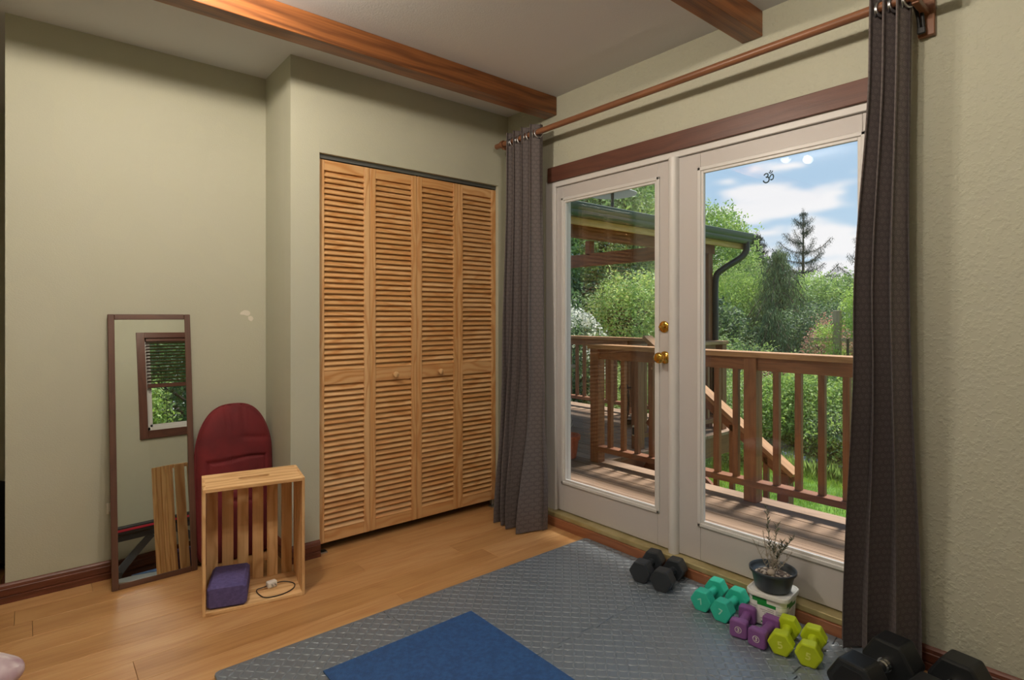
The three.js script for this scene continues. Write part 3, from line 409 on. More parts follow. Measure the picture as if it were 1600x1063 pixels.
// ---------------------------------------------------------------- exercise mats
{
  const T = 0.012, a = 0.0085, foam = phy({ color: 0x67727c, roughness: 0.33, ior: 2.1, bumpMap: bumpFine, bumpScale: 0.00005, specularIntensity: 1 });
  const lines = { u: [0.477, 1.112, 1.747, 2.330], v: [0.232, 0.868, 1.504, 2.145] };
  function seam(from, to) { // dovetail teeth along an edge: [distance, offset]
    const n = 10, p = (to - from) / n, o = []; for (let i = 0; i < n; i++) { const s = from + i * p, d = i % 2 ? -1 : 1; const fl = 0.0045; if (i > 0) o.push([s - fl * 0.0 + (d > 0 ? -fl : -fl) * 1, a * d]); else o.push([s + 0.004, 0]); o.push([s + p + (i < n - 1 ? fl : -0.004), i < n - 1 ? a * d : 0]); } return o;
  }
  const lens = (() => { const g = new THREE.SphereGeometry(1, 10, 4, 0, Math.PI * 2, 0, Math.PI / 2); const p = g.attributes.position; for (let i = 0; i < p.count; i++) { const x = p.getX(i), z = p.getZ(i); p.setZ(i, z * (0.55 + 0.45 * (1 - x * x))); } g.scale(0.0160, 0.0026, 0.0056); g.computeVertexNormals(); return g; })();
  const names = [['nearest the crate, at the left', 'partly under the yoga mat, by the closet', 'in the corner by the left glass door'], ['under the yoga mat at the left', 'under the right edge of the yoga mat', 'carrying the green and purple dumbbells'], ['at the lower left, outside the frame', 'at the bottom edge under the yoga mat', 'at the bottom edge beside the large dumbbells']];
  for (let iv = 2; iv >= 0; iv--) for (let iu = 0; iu < 3; iu++) {
    const u0 = lines.u[iu], u1 = lines.u[iu + 1], v0 = lines.v[iv], v1 = lines.v[iv + 1], gap = 0.0013, cu = (u0 + u1) / 2, cv = (v0 + v1) / 2;
    const t = thing('foam_mat_tile', 'black diamond-plate foam mat tile ' + names[2 - iv][iu], 'floor mat', [cu, 0, cv], 0, 'interlocking foam mat tiles');
    const pts = []; // shape plane: x = u, y = v
    const st = (list) => list.forEach(([x, y]) => pts.push(new THREE.Vector2(x - cu, y - cv)));
    const r = 0.018;
    st(iv > 0 ? [[u0, v0], ...seam(u0, u1).map(([s, o]) => [s, v0 + o + gap])] : [[u0, v0]]);
    st(iu < 2 ? [[u1, v0], ...seam(v0, v1).map(([s, o]) => [u1 + o - gap, s])] : [[u1, v0]]);
    const c11 = iu === 2 && iv === 2 ? [[u1, v1 - r], [u1 - r * 0.3, v1 - r * 0.3], [u1 - r, v1]] : [[u1, v1]];
    st(iv < 2 ? [[u1, v1], ...seam(u0, u1).reverse().map(([s, o]) => [s, v1 + o - gap])] : c11);
    const c01 = iu === 0 && iv === 2 ? [[u0 + r, v1], [u0 + r * 0.3, v1 - r * 0.3], [u0, v1 - r]] : [[u0, v1]];
    st(iu > 0 ? [[u0, v1], ...seam(v0, v1).reverse().map(([s, o]) => [u0 + o + gap, s])] : c01);
    const clean = pts.filter((p, i) => i === 0 || p.distanceTo(pts[i - 1]) > 1e-4);
    const g = uvm(flat(new THREE.ExtrudeGeometry(new THREE.Shape(clean), { depth: T - 0.003, bevelEnabled: true, bevelSize: 0.0016, bevelThickness: 0.0015, bevelOffset: -0.0016, bevelSegments: 1 }).rotateX(-Math.PI / 2).translate(0, 0.0015, 0)), 'x');
    mesh('foam_sheet', g, foam, t);
    const p = 0.0262, n = [], m4 = new THREE.Matrix4(), q = new THREE.Quaternion(), up = new THREE.Vector3(0, 1, 0), one = new THREE.Vector3(1, 1, 1);
    for (let i = 0; (i + 0.8) * p < u1 - u0 - 0.006; i++) for (let j = 0; (j + 0.8) * p < v1 - v0 - 0.006; j++) n.push([u0 - cu + (i + 0.7) * p, v0 - cv + (j + 0.7) * p, (i + j) % 2]);
    const im = new THREE.InstancedMesh(lens, foam, n.length); im.name = 'tread_bumps'; im.userData.kind = 'stuff'; im.castShadow = im.receiveShadow = true;
    n.forEach(([x, v, k], i) => im.setMatrixAt(i, m4.compose(new THREE.Vector3(x, T - 0.0002, -v), q.setFromAxisAngle(up, k ? Math.PI / 4 : -Math.PI / 4), one))); t.add(im);
  }
  const ym = thing('yoga_mat', 'navy blue yoga mat lying on the foam tiles', 'yoga mat', [(0.762 + 1.382) / 2, 0.0135, (0.17 + 1.905) / 2]);
  const blue = std({ map: blotch([40, 84, 138], [30, 68, 118], 99, 40, 40, 0.5), roughness: 0.62, bumpMap: bumpFine, bumpScale: 0.0006 });
  mesh('mat_sheet', lbox(0, 0.0025, 0, 0.62, 0.005, 1.735, 0.0015), blue, ym);
}

// ---------------------------------------------------------------- dumbbells
const font = await new FontLoader().loadAsync('fonts/droid/droid_sans_bold.typeface.json');
function hexHead(r, len, sides, bev) {
  const s = new THREE.Shape(), k = bev; const q = []; const n = sides;
  for (let i = 0; i < n; i++) { const a = (i + 0.5) / n * 2 * Math.PI - Math.PI / 2; q.push([Math.cos(a) * r, Math.sin(a) * r]); }
  const c = n === 4 ? 0.22 : 0.12; for (let i = 0; i < n; i++) { const p = q[i], a = q[(i + n - 1) % n], b = q[(i + 1) % n], e = (x, t) => [p[0] + (x[0] - p[0]) * t, p[1] + (x[1] - p[1]) * t]; const A = e(a, c), B = e(b, c); i ? s.lineTo(...A) : s.moveTo(...A); s.quadraticCurveTo(p[0], p[1], ...B); } s.closePath();
  return flat(new THREE.ExtrudeGeometry(s, { depth: len - 2 * k, bevelEnabled: true, bevelSize: k, bevelThickness: k, bevelOffset: -k, bevelSegments: 2, curveSegments: 4 }).translate(0, 0, -len / 2 + k));
}
// axis runs along local x, front head towards -x (the room)
function dumbbell(label, grp, o, front, back, y0 = 0.0135) {
  const du = back[0] - front[0], dv = back[1] - front[1], turn = Math.atan2(dv, du), ap = o.sides === 4 ? o.r * Math.cos(Math.PI / 4) : o.r * Math.cos(Math.PI / 6);
  const d = thing('dumbbell', label, 'dumbbell', [(front[0] + back[0]) / 2, y0, (front[1] + back[1]) / 2], turn, grp), L = o.len;
  for (const s of [-1, 1]) { const h = mesh('head', hexHead(o.r, o.head, o.sides, o.bev).rotateY(Math.PI / 2).translate(s * (L - o.head) / 2, ap, 0), o.mat, d); if (o.face) mesh('face_plate', hexHead(o.r * 0.72, 0.003, o.sides, 0.001).rotateY(Math.PI / 2).translate(s * (L / 2), ap, 0), o.face, h); }
  const hl = L - 2 * o.head; mesh('handle', lathe([[o.hr * 1.15, -hl / 2 - 0.002], [o.hr * 0.98, -hl / 2 + 0.01], [o.hr, -hl / 4], [o.hr * 1.08, 0], [o.hr, hl / 4], [o.hr * 0.98, hl / 2 - 0.01], [o.hr * 1.15, hl / 2 + 0.002]], 24).rotateZ(Math.PI / 2).translate(0, ap, 0), o.hmat ?? o.mat, d);
  if (o.collar) for (const s of [-1, 1]) mesh('collar', [cyl(s * (hl / 2 - 0.006), ap, 0, o.hr * 1.35, o.hr * 1.35, 0.012, 24, [0, 0, Math.PI / 2]), cyl(s * (hl / 2 - 0.022), ap, 0, o.hr * 1.2, o.hr * 1.2, 0.006, 24, [0, 0, Math.PI / 2])], M.chrome, d);
  if (o.text) { const t = new TextGeometry(o.text, { font, size: o.ts, depth: 0.0008, curveSegments: 5 }); t.computeBoundingBox(); const b = t.boundingBox; t.translate(-(b.min.x + b.max.x) / 2, -(b.min.y + b.max.y) / 2, 0); t.rotateZ(o.tr ?? 0); t.rotateY(-Math.PI / 2).translate(-L / 2 - 0.0002, ap, 0); mesh('numeral', flat(t), o.tmat, d); if (o.ring) mesh('numeral_ring', flat(new THREE.RingGeometry(o.ts * 0.78, o.ts * 0.95, 28).rotateZ(0).rotateY(-Math.PI / 2).translate(-L / 2 - 0.0006, ap, 0)), o.tmat, d); }
  return d;
}
{
  const neo = (c) => std({ color: c, roughness: 0.5, bumpMap: bumpFine, bumpScale: 0.0001 });
  const tw = std({ color: 0xd8d8d0, roughness: 0.5 });
  const blk = { r: 0.052, len: 0.205, head: 0.062, sides: 6, bev: 0.006, hr: 0.0165, mat: std({ color: 0x2b3036, roughness: 0.4 }) };
  dumbbell('black neoprene hex dumbbell farthest from the plant', 'black hex dumbbells', blk, [2.130, 1.625], [2.300, 1.668]);
  dumbbell('black neoprene hex dumbbell beside the turquoise pair', 'black hex dumbbells', blk, [2.128, 1.510], [2.300, 1.548]);
  const tl = { r: 0.0455, len: 0.185, head: 0.05, sides: 6, bev: 0.004, hr: 0.0165, mat: neo(0x2bb89e), text: '7', ts: 0.024, tr: 0.5, tmat: neo(0x9fd8c8) };
  dumbbell('turquoise hex dumbbell next to the black pair', 'turquoise dumbbells', tl, [2.115, 1.305], [2.275, 1.325]);
  dumbbell('turquoise hex dumbbell next to the purple pair', 'turquoise dumbbells', { ...tl, tr: -0.2 }, [2.100, 1.208], [2.262, 1.222]);
  const pu = { r: 0.046, len: 0.160, head: 0.034, sides: 4, bev: 0.006, hr: 0.0165, mat: neo(0x7d4f8c), text: '3', ts: 0.013, tmat: tw, ring: true };
  dumbbell('purple square-ended dumbbell next to the turquoise pair', 'purple dumbbells', pu, [2.058, 1.108], [2.163, 1.134]);
  dumbbell('purple square-ended dumbbell next to the lime pair', 'purple dumbbells', pu, [2.056, 1.030], [2.152, 1.036]);
  const li = { r: 0.0445, len: 0.172, head: 0.044, sides: 6, bev: 0.006, hr: 0.0165, mat: neo(0xb4c81a), text: '5', ts: 0.024, tmat: neo(0xd8e070) };
  dumbbell('lime green hex dumbbell next to the purple pair', 'lime green dumbbells', { ...li, tr: 0.15 }, [2.062, 0.954], [2.190, 0.986]);
  dumbbell('lime green hex dumbbell nearest the right curtain', 'lime green dumbbells', { ...li, tr: -0.1 }, [2.066, 0.860], [2.196, 0.896]);
  const rb = std({ color: 0x1b1e21, roughness: 0.42 }), big = { r: 0.081, len: 0.305, head: 0.09, sides: 6, bev: 0.008, hr: 0.0165, mat: rb, hmat: M.chrome, collar: true, face: std({ color: 0x0f1012, roughness: 0.5 }) };
  dumbbell('large black rubber hex dumbbell against the right curtain', 'large hex dumbbells', big, [1.995, 0.672], [2.175, 0.646]);
  dumbbell('large black rubber hex dumbbell at the lower right edge', 'large hex dumbbells', big, [2.030, 0.494], [2.210, 0.470]);
}

// ---------------------------------------------------------------- tub and potted rosemary
{
  const c = [2.258, 1.078], t = thing('plastic_tub', 'white plastic tub with green label under the potted plant', 'tub', [c[0], 0.0135, c[1]], 0.1);
  const loop = (hw, r, n = 8) => { const o = []; for (let k = 0; k < 4; k++) for (let i = 0; i <= n; i++) { const a = k * Math.PI / 2 + i / n * Math.PI / 2, sx = [1, -1, -1, 1][k], sz = [1, 1, -1, -1][k]; o.push([sx * (hw - r) + Math.cos(a) * r, sz * (hw - r) + Math.sin(a) * r]); } return o; };
  function skin(rows, vs) { // rows: [half width, corner radius, y]
    const pos = [], uv = [], idx = [], L = rows.map((r) => loop(r[0], r[1])), n = L[0].length;
    rows.forEach((r, j) => { let run = 0; for (let i = 0; i <= n; i++) { const p = L[j][i % n]; pos.push(p[0], r[2], p[1]); const q = L[j][(i + 1) % n]; uv.push(run, vs ? vs[j] : j); run += Math.hypot(q[0] - p[0], q[1] - p[1]) / (r[0] * 8 - r[1] * 1.72); } });
    for (let j = 0; j + 1 < rows.length; j++) for (let i = 0; i < n; i++) { const a = j * (n + 1) + i, b = a + n + 1; idx.push(a, b, a + 1, b, b + 1, a + 1); }
    const g = new THREE.BufferGeometry(); g.setAttribute('position', new THREE.Float32BufferAttribute(pos, 3)); g.setAttribute('uv', new THREE.Float32BufferAttribute(uv, 2)); g.setIndex(idx); g.computeVertexNormals(); return g;
  }
  const wp = phy({ color: 0xe4e6e2, roughness: 0.35, side: THREE.DoubleSide });
  mesh('tub_body', skin([[0.0, 0.0, 0.001], [0.062, 0.025, 0.001], [0.066, 0.026, 0.006], [0.073, 0.028, 0.125]]), wp, t);
  mesh('lid', skin([[0.074, 0.028, 0.112], [0.079, 0.03, 0.113], [0.080, 0.03, 0.117], [0.080, 0.03, 0.129], [0.078, 0.03, 0.132], [0.073, 0.03, 0.131], [0.071, 0.028, 0.127], [0.0, 0.0, 0.127]]), wp, t);
  const cv = document.createElement('canvas'); cv.width = 1024; cv.height = 256; const x = cv.getContext('2d'); x.fillStyle = '#e6e7e4'; x.fillRect(0, 0, 1024, 256);
  for (let k = 0; k < 4; k++) { const o = k * 256; x.fillStyle = '#1f8f3c'; x.fillRect(o, 0, 256, 78); x.fillStyle = '#eceeea'; x.fillRect(o + 36, 0, 150, 44); x.fillRect(o, 46, 120, 40); x.fillStyle = '#cfd2d0'; x.fillRect(o, 88, 120, 168); x.fillStyle = '#f0f1ee'; x.fillRect(o + 124, 82, 132, 174); x.fillStyle = '#7c8280'; for (let i = 0; i < 8; i++) { x.fillRect(o + 10, 100 + i * 18, 60 + (i * 37) % 45, 5); x.fillRect(o + 134, 96 + i * 18, 50 + (i * 53) % 66, 5); } x.fillStyle = '#23803c'; x.fillRect(o + 134, 236, 100, 14); }
  const lt = new THREE.CanvasTexture(cv); lt.colorSpace = THREE.SRGBColorSpace; lt.wrapS = THREE.RepeatWrapping; lt.offset.x = 0.02;
  mesh('label', skin([[0.0672, 0.0265, 0.012], [0.0734, 0.0285, 0.111]], [0, 1]), std({ map: lt, roughness: 0.4, side: THREE.DoubleSide }), t);

  const p = thing('potted_rosemary', 'scraggly rosemary plant in a shallow dark plastic pot', 'potted plant', [c[0], 0.0135 + 0.133, c[1]]);
  const pm = std({ color: 0x3a4248, roughness: 0.38, side: THREE.DoubleSide });
  mesh('pot', lathe([[0, 0.0], [0.062, 0.0], [0.066, 0.004], [0.080, 0.064], [0.087, 0.066], [0.088, 0.076], [0.084, 0.077], [0.080, 0.068], [0.074, 0.045], [0.0, 0.045]], 48), pm, p);
  const rs = rng(201), soil = new THREE.SphereGeometry(1, 32, 10, 0, Math.PI * 2, 0, Math.PI / 2); soil.scale(0.073, 0.010, 0.073); soil.translate(0, 0.045, 0);
  mesh('soil', uvm(soil), std({ map: blotch([120, 104, 90], [52, 42, 36], 203, 24, 24, 0.12), roughness: 1, bumpMap: bumpFine, bumpScale: 0.002 }), p);
  const pe = []; for (let i = 0; i < 46; i++) { const a = rs() * 6.283, r = 0.068 * Math.sqrt(rs()), s = 0.003 + rs() * 0.005, g = new THREE.IcosahedronGeometry(s, 0); g.scale(1, 0.6, 1 + rs() * 0.6); g.rotateY(rs() * 6); g.translate(Math.cos(a) * r, 0.054 - r * r * 0.9, Math.sin(a) * r); pe.push(flat(g)); }
  { const g = new THREE.IcosahedronGeometry(0.016, 1); g.scale(1.2, 0.8, 1); g.translate(-0.012, 0.062, 0.0); pe.push(flat(g)); }
  mesh('gravel', pe, std({ color: 0xa89e90, roughness: 0.9 }), p).userData.kind = 'stuff';
  const twig = std({ color: 0xa79f92, roughness: 0.85 }), leafM = phy({ color: 0x5c6450, roughness: 0.75, side: THREE.DoubleSide }), dryM = std({ color: 0xb4ab9a, roughness: 0.9, side: THREE.DoubleSide });
  const needle = (len, wd) => { const g = new THREE.BufferGeometry(); g.setAttribute('position', new THREE.Float32BufferAttribute([-wd, 0, 0, wd, 0, 0, wd * 0.6, len * 0.6, wd * 0.5, -wd, 0, 0, wd * 0.6, len * 0.6, wd * 0.5, 0, len, 0, wd, 0, 0, 0, 0, -wd, wd * 0.6, len * 0.6, wd * 0.5], 3)); g.computeVertexNormals(); return g; };
  // stems: [top x, top y, top z, leaf start, dry?] ; image-right is (+x, +z)
  const stems = [[-0.016, 0.318, -0.018, 0.45, 0], [0.012, 0.250, 0.012, 0.55, 0], [0.062, 0.205, 0.058, 0.7, 0], [0.030, 0.180, 0.025, 0.6, 0], [-0.06, 0.190, -0.05, 2, 1], [-0.04, 0.17, -0.01, 2, 1], [0.035, 0.15, 0.06, 2, 1], [0.0, 0.2, 0.03, 2, 1], [-0.02, 0.22, -0.03, 2, 1], [0.05, 0.14, 0.01, 2, 1], [0.02, 0.17, -0.04, 2, 1], [-0.05, 0.13, 0.03, 2, 1]];
  const leaves = [], dry = [], tw = [];
  for (const [X, Y, Z, ls, dr] of stems) {
    const b = new THREE.Vector3((rs() - 0.5) * 0.02, 0.052, (rs() - 0.5) * 0.02), e = new THREE.Vector3(X, Y, Z), m = b.clone().lerp(e, 0.5).add(new THREE.Vector3((rs() - 0.5) * 0.03, 0, (rs() - 0.5) * 0.03)), cv2 = new THREE.CatmullRomCurve3([b, b.clone().lerp(m, 0.5), m, e]);
    tw.push(flat(new THREE.TubeGeometry(cv2, 16, dr ? 0.0011 : 0.0016, 5)));
    for (let i = 0; i < (dr ? 26 : 70); i++) { const s = dr ? 0.3 + rs() * 0.7 : (i < 14 ? 0.25 + rs() * 0.3 : ls + (1 - ls) * rs()), q = cv2.getPoint(s), g = needle(dr || i < 14 ? 0.012 + rs() * 0.01 : 0.016 + rs() * 0.010, 0.0011 + (dr ? 0 : 0.0006)); const az = rs() * 6.283, el = 0.5 + rs() * 0.7; g.rotateZ(-(1.57 - el)); g.rotateY(az); g.translate(q.x, q.y, q.z); (dr || i < 14 ? dry : leaves).push(flat(g)); }
    if (dr) for (let i = 0; i < 3; i++) { const s = 0.4 + rs() * 0.5, q = cv2.getPoint(s), q2 = q.clone().add(new THREE.Vector3((rs() - 0.5) * 0.05, 0.01 + rs() * 0.03, (rs() - 0.5) * 0.05)); tw.push(tube([q, q.clone().lerp(q2, 0.5).add(new THREE.Vector3(0, 0.004, 0)), q2], 0.0008, 6, 4)); }
  }
  mesh('stems', tw, twig, p); mesh('green_needles', leaves, leafM, p).userData.kind = 'stuff'; mesh('dry_needles', dry, dryM, p).userData.kind = 'stuff';
}
{ // om symbol on the right glass
  const o = thing('glass_sticker', 'small dark om symbol stuck on the right door glass', 'sticker', [U + 0.0235, 1.814, 1.169]), k = 0.046 / 20, pt = (l) => l.map(([a, b]) => [0, b * k, a * k]), m = std({ color: 0x25404c, roughness: 0.6 }); // local z to image right
  const g = [tube(pt([[-8, 5], [-5, 7.5], [-1, 7], [0, 4], [-2, 1.5], [-4.5, 1]]), 0.0031, 30, 6), tube(pt([[-4, 1], [0, 0.5], [2, -3], [0.5, -7.5], [-4, -9], [-8, -6.5], [-9, -4]]), 0.0034, 34, 6), tube(pt([[0.5, 0], [3, 0], [5, 3], [8, 4.5], [10, 1], [9, -4], [6, -5.5], [4.5, -4]]), 0.0030, 34, 6), tube(pt([[1.5, 9.5], [3.5, 7.6], [6.5, 7.8], [8.5, 11]]), 0.0025, 20, 6), flat(new THREE.SphereGeometry(0.0036, 10, 8).translate(0, 11 * k, 4.4 * k))];
  g.forEach((q) => q.scale(0.12, 1, 1)); mesh('symbol', g, m, o);
}
{ // weight bench behind the camera, seen low in the mirror
  const b = thing('weight_bench', 'low black bench with red stripe and grey legs, seen in the mirror', 'bench', [1.15, 0, -0.50]), bm = std({ color: 0x1b1d20, roughness: 0.5 }), rm = std({ color: 0xb02038, roughness: 0.5 }), gm = std({ color: 0x59626e, roughness: 0.4, metalness: 0.4 });
  mesh('pad', lbox(0, 0.215, 0, 1.25, 0.05, 0.26, 0.012), bm, b); mesh('stripe', [lbox(0, 0.217, -0.131, 1.13, 0.012, 0.004, 0.001), lbox(0, 0.217, 0.131, 1.13, 0.012, 0.004, 0.001)], rm, b);
  mesh('rail', lbox(0, 0.178, 0, 1.0, 0.03, 0.05, 0.003), gm, b);
  for (const s of [-1, 1]) { mesh('leg', bar([s * 0.10, 0.17, 0], [s * 0.40, 0.03, 0], 0.04, 0.04), gm, b); mesh('foot', lbox(s * 0.41, 0.02, 0, 0.045, 0.04, 0.34, 0.006), bm, b); }
}

// ---------------------------------------------------------------- deck, railings, stairs, covered patio
const HD = -0.05, HG = -0.92; // deck and lawn levels
const D = {
  deck: [0, 1, 2].map((i) => std({ map: wood([[142, 116, 92], [134, 109, 86], [148, 123, 100]][i], [[98, 76, 56], [92, 71, 52], [104, 83, 64]][i], 400 + i * 7, { rings: 2, ring: 0.25, streak: 0.8, blotch: 0.7 }), roughness: 0.75, bumpMap: bumpGrain, bumpScale: 0.0006 })),
  cedar: [0, 1].map((i) => std({ map: wood([[136, 88, 54], [128, 82, 51]][i], [[96, 54, 30], [90, 50, 28]][i], 430 + i * 7, { rings: 3, ring: 0.35, streak: 0.7, blotch: 0.4 }), roughness: 0.6, bumpMap: bumpGrain, bumpScale: 0.0004 })),
  railcap: std({ map: wood([176, 134, 92], [118, 82, 52], 450, { rings: 2, ring: 0.3, streak: 0.8 }), roughness: 0.65, bumpMap: bumpGrain, bumpScale: 0.0005 }),
  fascia: std({ map: wood([206, 172, 112], [160, 122, 70], 460, { rings: 2, ring: 0.3, streak: 0.6 }), roughness: 0.7 }),
  pbeam: std({ map: wood([138, 74, 38], [92, 46, 22], 465, { rings: 2, ring: 0.3, streak: 0.6 }), roughness: 0.55 }),
  gutter: std({ color: 0x3e4c3c, roughness: 0.45 }), spout: std({ color: 0x2c2a28, roughness: 0.45 }), roof: std({ color: 0x4a4f4a, roughness: 0.85 }),
  terra: std({ map: blotch([198, 112, 74], [170, 90, 58], 470, 10, 10, 0.3), roughness: 0.8 }), grey: std({ map: wood([168, 152, 128], [122, 108, 88], 475, { rings: 2, ring: 0.2, streak: 0.7 }), roughness: 0.8 }), iron: std({ color: 0x121214, roughness: 0.5 }), cream: std({ color: 0xd8ccaa, roughness: 0.5 }),
};
{
  const d = thing('wooden_deck', 'weathered brown board deck outside the glass doors', 'deck', [0, 0, 0], 0, null, 'structure'), rd = rng(61), w = 0.142, gp = 0.007; let i = 0;
  for (let u = 2.545; u < 6.1; u += w, i++) { const u1 = u + w - gp, lo = u < 3.85 ? -2.2 : 3.34; mesh('deck_board', ubox(u, u1, HD - 0.035, HD - rd() * 0.002, lo, 7.6, 0.004, 'z'), D.deck[Math.floor(rd() * 3)], d); }
  mesh('rim_joist', [ubox(3.93, 3.965, HD - 0.24, HD - 0.036, -2.2, 3.34), ubox(3.97, 6.1, HD - 0.24, HD - 0.036, 3.345, 3.38), ubox(6.06, 6.1, HD - 0.24, HD - 0.036, 3.38, 7.6)], D.cedar[1], d);
  mesh('deck_skirt', [ubox(3.90, 3.92, HG, HD - 0.036, -2.2, 3.38), ubox(2.6, 6.0, HG, HD - 0.25, 7.4, 7.45)], D.cedar[1], d);
}
function railing(label, a, b, posts, h, pitch, off = 0) { // straight run in plan from a to b = [u, v]
  const L = Math.hypot(b[0] - a[0], b[1] - a[1]), turn = Math.atan2(b[1] - a[1], b[0] - a[0]), r = thing('deck_railing', label, 'railing', [a[0], HD, a[1]], turn); // local +x along the run
  mesh('cap_rail', lbox(L / 2, h - 0.019, 0, L + 0.12, 0.038, 0.135, 0.005, 'x'), D.railcap, r);
  mesh('top_rail', lbox(L / 2, h - 0.038 - 0.045, 0, L, 0.088, 0.038, 0.003, 'x'), D.cedar[0], r);
  mesh('bottom_rail', lbox(L / 2, 0.125, 0, L, 0.045, 0.088, 0.003, 'x'), D.cedar[1], r);
  for (const p of posts) mesh('post', lbox(p, (h - 0.038) / 2, -0.004, 0.09, h - 0.038, 0.09, 0.004, 'y'), D.cedar[0], r);
  for (let s = off; s < L; s += pitch) { if (posts.some((p) => Math.abs(p - s) < 0.075)) continue; mesh('baluster', lbox(s, (0.147 + h - 0.126) / 2, 0, 0.040, h - 0.126 - 0.147, 0.036, 0.002, 'y'), D.cedar[Math.floor(s * 7) % 2], r); }
  return r;
}
railing('cedar deck railing with square posts close behind the glass doors', [3.82, 3.382], [3.82, -1.4], [0, 1.418, 2.85, 4.25], 1.03, 0.1435, 0.151);
railing('far cedar railing along the outer deck edge', [6.0, 7.5], [6.0, 3.46], [0, 1.35, 2.7, 4.04], 1.0, 0.14, 0.13);
railing('short cedar railing at the head of the garden stairs', [5.86, 3.46], [4.49, 3.46], [1.37], 1.0, 0.14, 0.14);
{ // stairs down to the lawn, beside the near railing
  const s = thing('garden_stairs', 'cedar stairs with sloping handrail down to the lawn', 'stairs', [4.18, 0, 3.34]), Z = (v) => 3.34 - v; // local z = 3.34 - v
  for (let i = 0; i < 4; i++) { const h = HD - 0.174 * (i + 1), z = 0.02 + i * 0.245; mesh('tread', lbox(0, h - 0.019, z + 0.13, 0.56, 0.038, 0.265, 0.004, 'x'), D.deck[i % 3], s); }
  for (const x of [-0.26, 0.26]) mesh('stringer', bar([x, HD - 0.14, 0], [x, HG + 0.02, 1.22], 0.04, 0.24, 0.003), D.cedar[1], s);
  const A = [0.32, 1.03, Z(3.36)], B = [0.32, 0.005, Z(1.97)]; mesh('handrail', bar(A, B, 0.125, 0.036, 0.004), D.railcap, s); mesh('under_rail', bar([0.32, 0.955, Z(3.34)], [0.32, -0.055, Z(1.99)], 0.038, 0.088, 0.003), D.cedar[0], s); mesh('lower_rail', bar([0.32, 0.24, Z(3.34)], [0.32, -0.75, Z(2.02)], 0.04, 0.07, 0.003), D.cedar[1], s);
  mesh('newel_post', lbox(0.32, (HG + 0.01) / 2, Z(2.05), 0.09, -HG + 0.0, 0.09, 0.004), D.cedar[0], s);
  for (let v = 2.2; v < 3.3; v += 0.145) { const t = (3.36 - v) / 1.39, top = 1.03 - 1.025 * t - 0.06; mesh('baluster', lbox(0.32, top - 0.36, Z(v), 0.038, 0.70, 0.038, 0.002), D.cedar[0], s); }
}
{ // covered patio: eave runs away from the house
  const p = thing('patio_roof', 'covered patio roof with green gutter and brown beams', 'patio roof', [6.0, 0, 3.63]), X = (u) => u - 6.0, Zv = (v) => 3.63 - v;
  mesh('post', lbox(0, (HD + 1.95) / 2, 0, 0.09, 1.95 - HD, 0.09, 0.004), D.cedar[0], p);
  mesh('eave_beam', lbox(X(4.30), 2.022, 0, 3.58, 0.15, 0.09, 0.004, 'x'), D.pbeam, p);
  mesh('side_beam', lbox(0, 2.014, Zv(4.9), 0.09, 0.168, 2.45, 0.004, 'z'), D.pbeam, p);
  mesh('king_post', lbox(0, 2.18, Zv(5.45), 0.09, 0.2, 0.09, 0.004), D.pbeam, p);
  mesh('far_post', lbox(0, (HD + 1.93) / 2, Zv(6.05), 0.09, 1.93 - HD, 0.09, 0.004), D.cedar[0], p);
  mesh('fascia_board', lbox(X(4.48), 2.065, Zv(3.40), 3.86, 0.11, 0.03, 0.003, 'x'), D.fascia, p);
  mesh('soffit', bar([X(4.45), 2.105, Zv(3.40)], [X(4.45), 2.34, Zv(5.55)], 3.9, 0.02, 0), D.fascia, p);
  mesh('roof_deck', bar([X(4.46), 2.17, Zv(3.36)], [X(4.46), 2.42, Zv(5.6)], 3.95, 0.05, 0.005), D.roof, p);
  const gs = new THREE.Shape(); gs.moveTo(0, 0); gs.lineTo(-0.055, 0); gs.quadraticCurveTo(-0.07, 0.02, -0.07, 0.05); gs.quadraticCurveTo(-0.085, 0.075, -0.085, 0.115); gs.lineTo(-0.078, 0.12); gs.lineTo(-0.075, 0.08); gs.lineTo(-0.06, 0.03); gs.lineTo(-0.05, 0.008); gs.lineTo(0, 0.008); gs.closePath();
  const gg = new THREE.ExtrudeGeometry(gs, { depth: 3.92, bevelEnabled: false, curveSegments: 6 }); gg.rotateY(Math.PI / 2); gg.translate(X(2.54), 2.068, Zv(3.385)); mesh('gutter', [flat(gg), lbox(X(6.46), 2.128, Zv(3.345), 0.004, 0.118, 0.08)], D.gutter, p);
  mesh('downspout', [tube([[X(6.36), 2.09, Zv(3.345)], [X(6.36), 2.0, Zv(3.345)], [X(6.33), 1.93, Zv(3.37)], [X(6.14), 1.78, Zv(3.50)], [X(6.08), 1.71, Zv(3.555)], [X(6.065), 1.6, Zv(3.565)], [X(6.065), 1.2, Zv(3.565)], [X(6.065), 0.6, Zv(3.565)], [X(6.065), HD + 0.05, Zv(3.565)]], 0.036, 80, 10)], D.spout, p);
  mesh('vent_pipe', cyl(X(5.0), 2.42, Zv(4.2), 0.018, 0.018, 0.40, 12), D.spout, p);
  mesh('vent_cap', lathe([[0, 0.075], [0.02, 0.07], [0.27, 0.0], [0.27, -0.006], [0, 0.03]], 28).translate(X(5.0), 2.60, Zv(4.2)), std({ color: 0xd8dcdc, roughness: 0.5, side: THREE.DoubleSide }), p);
}
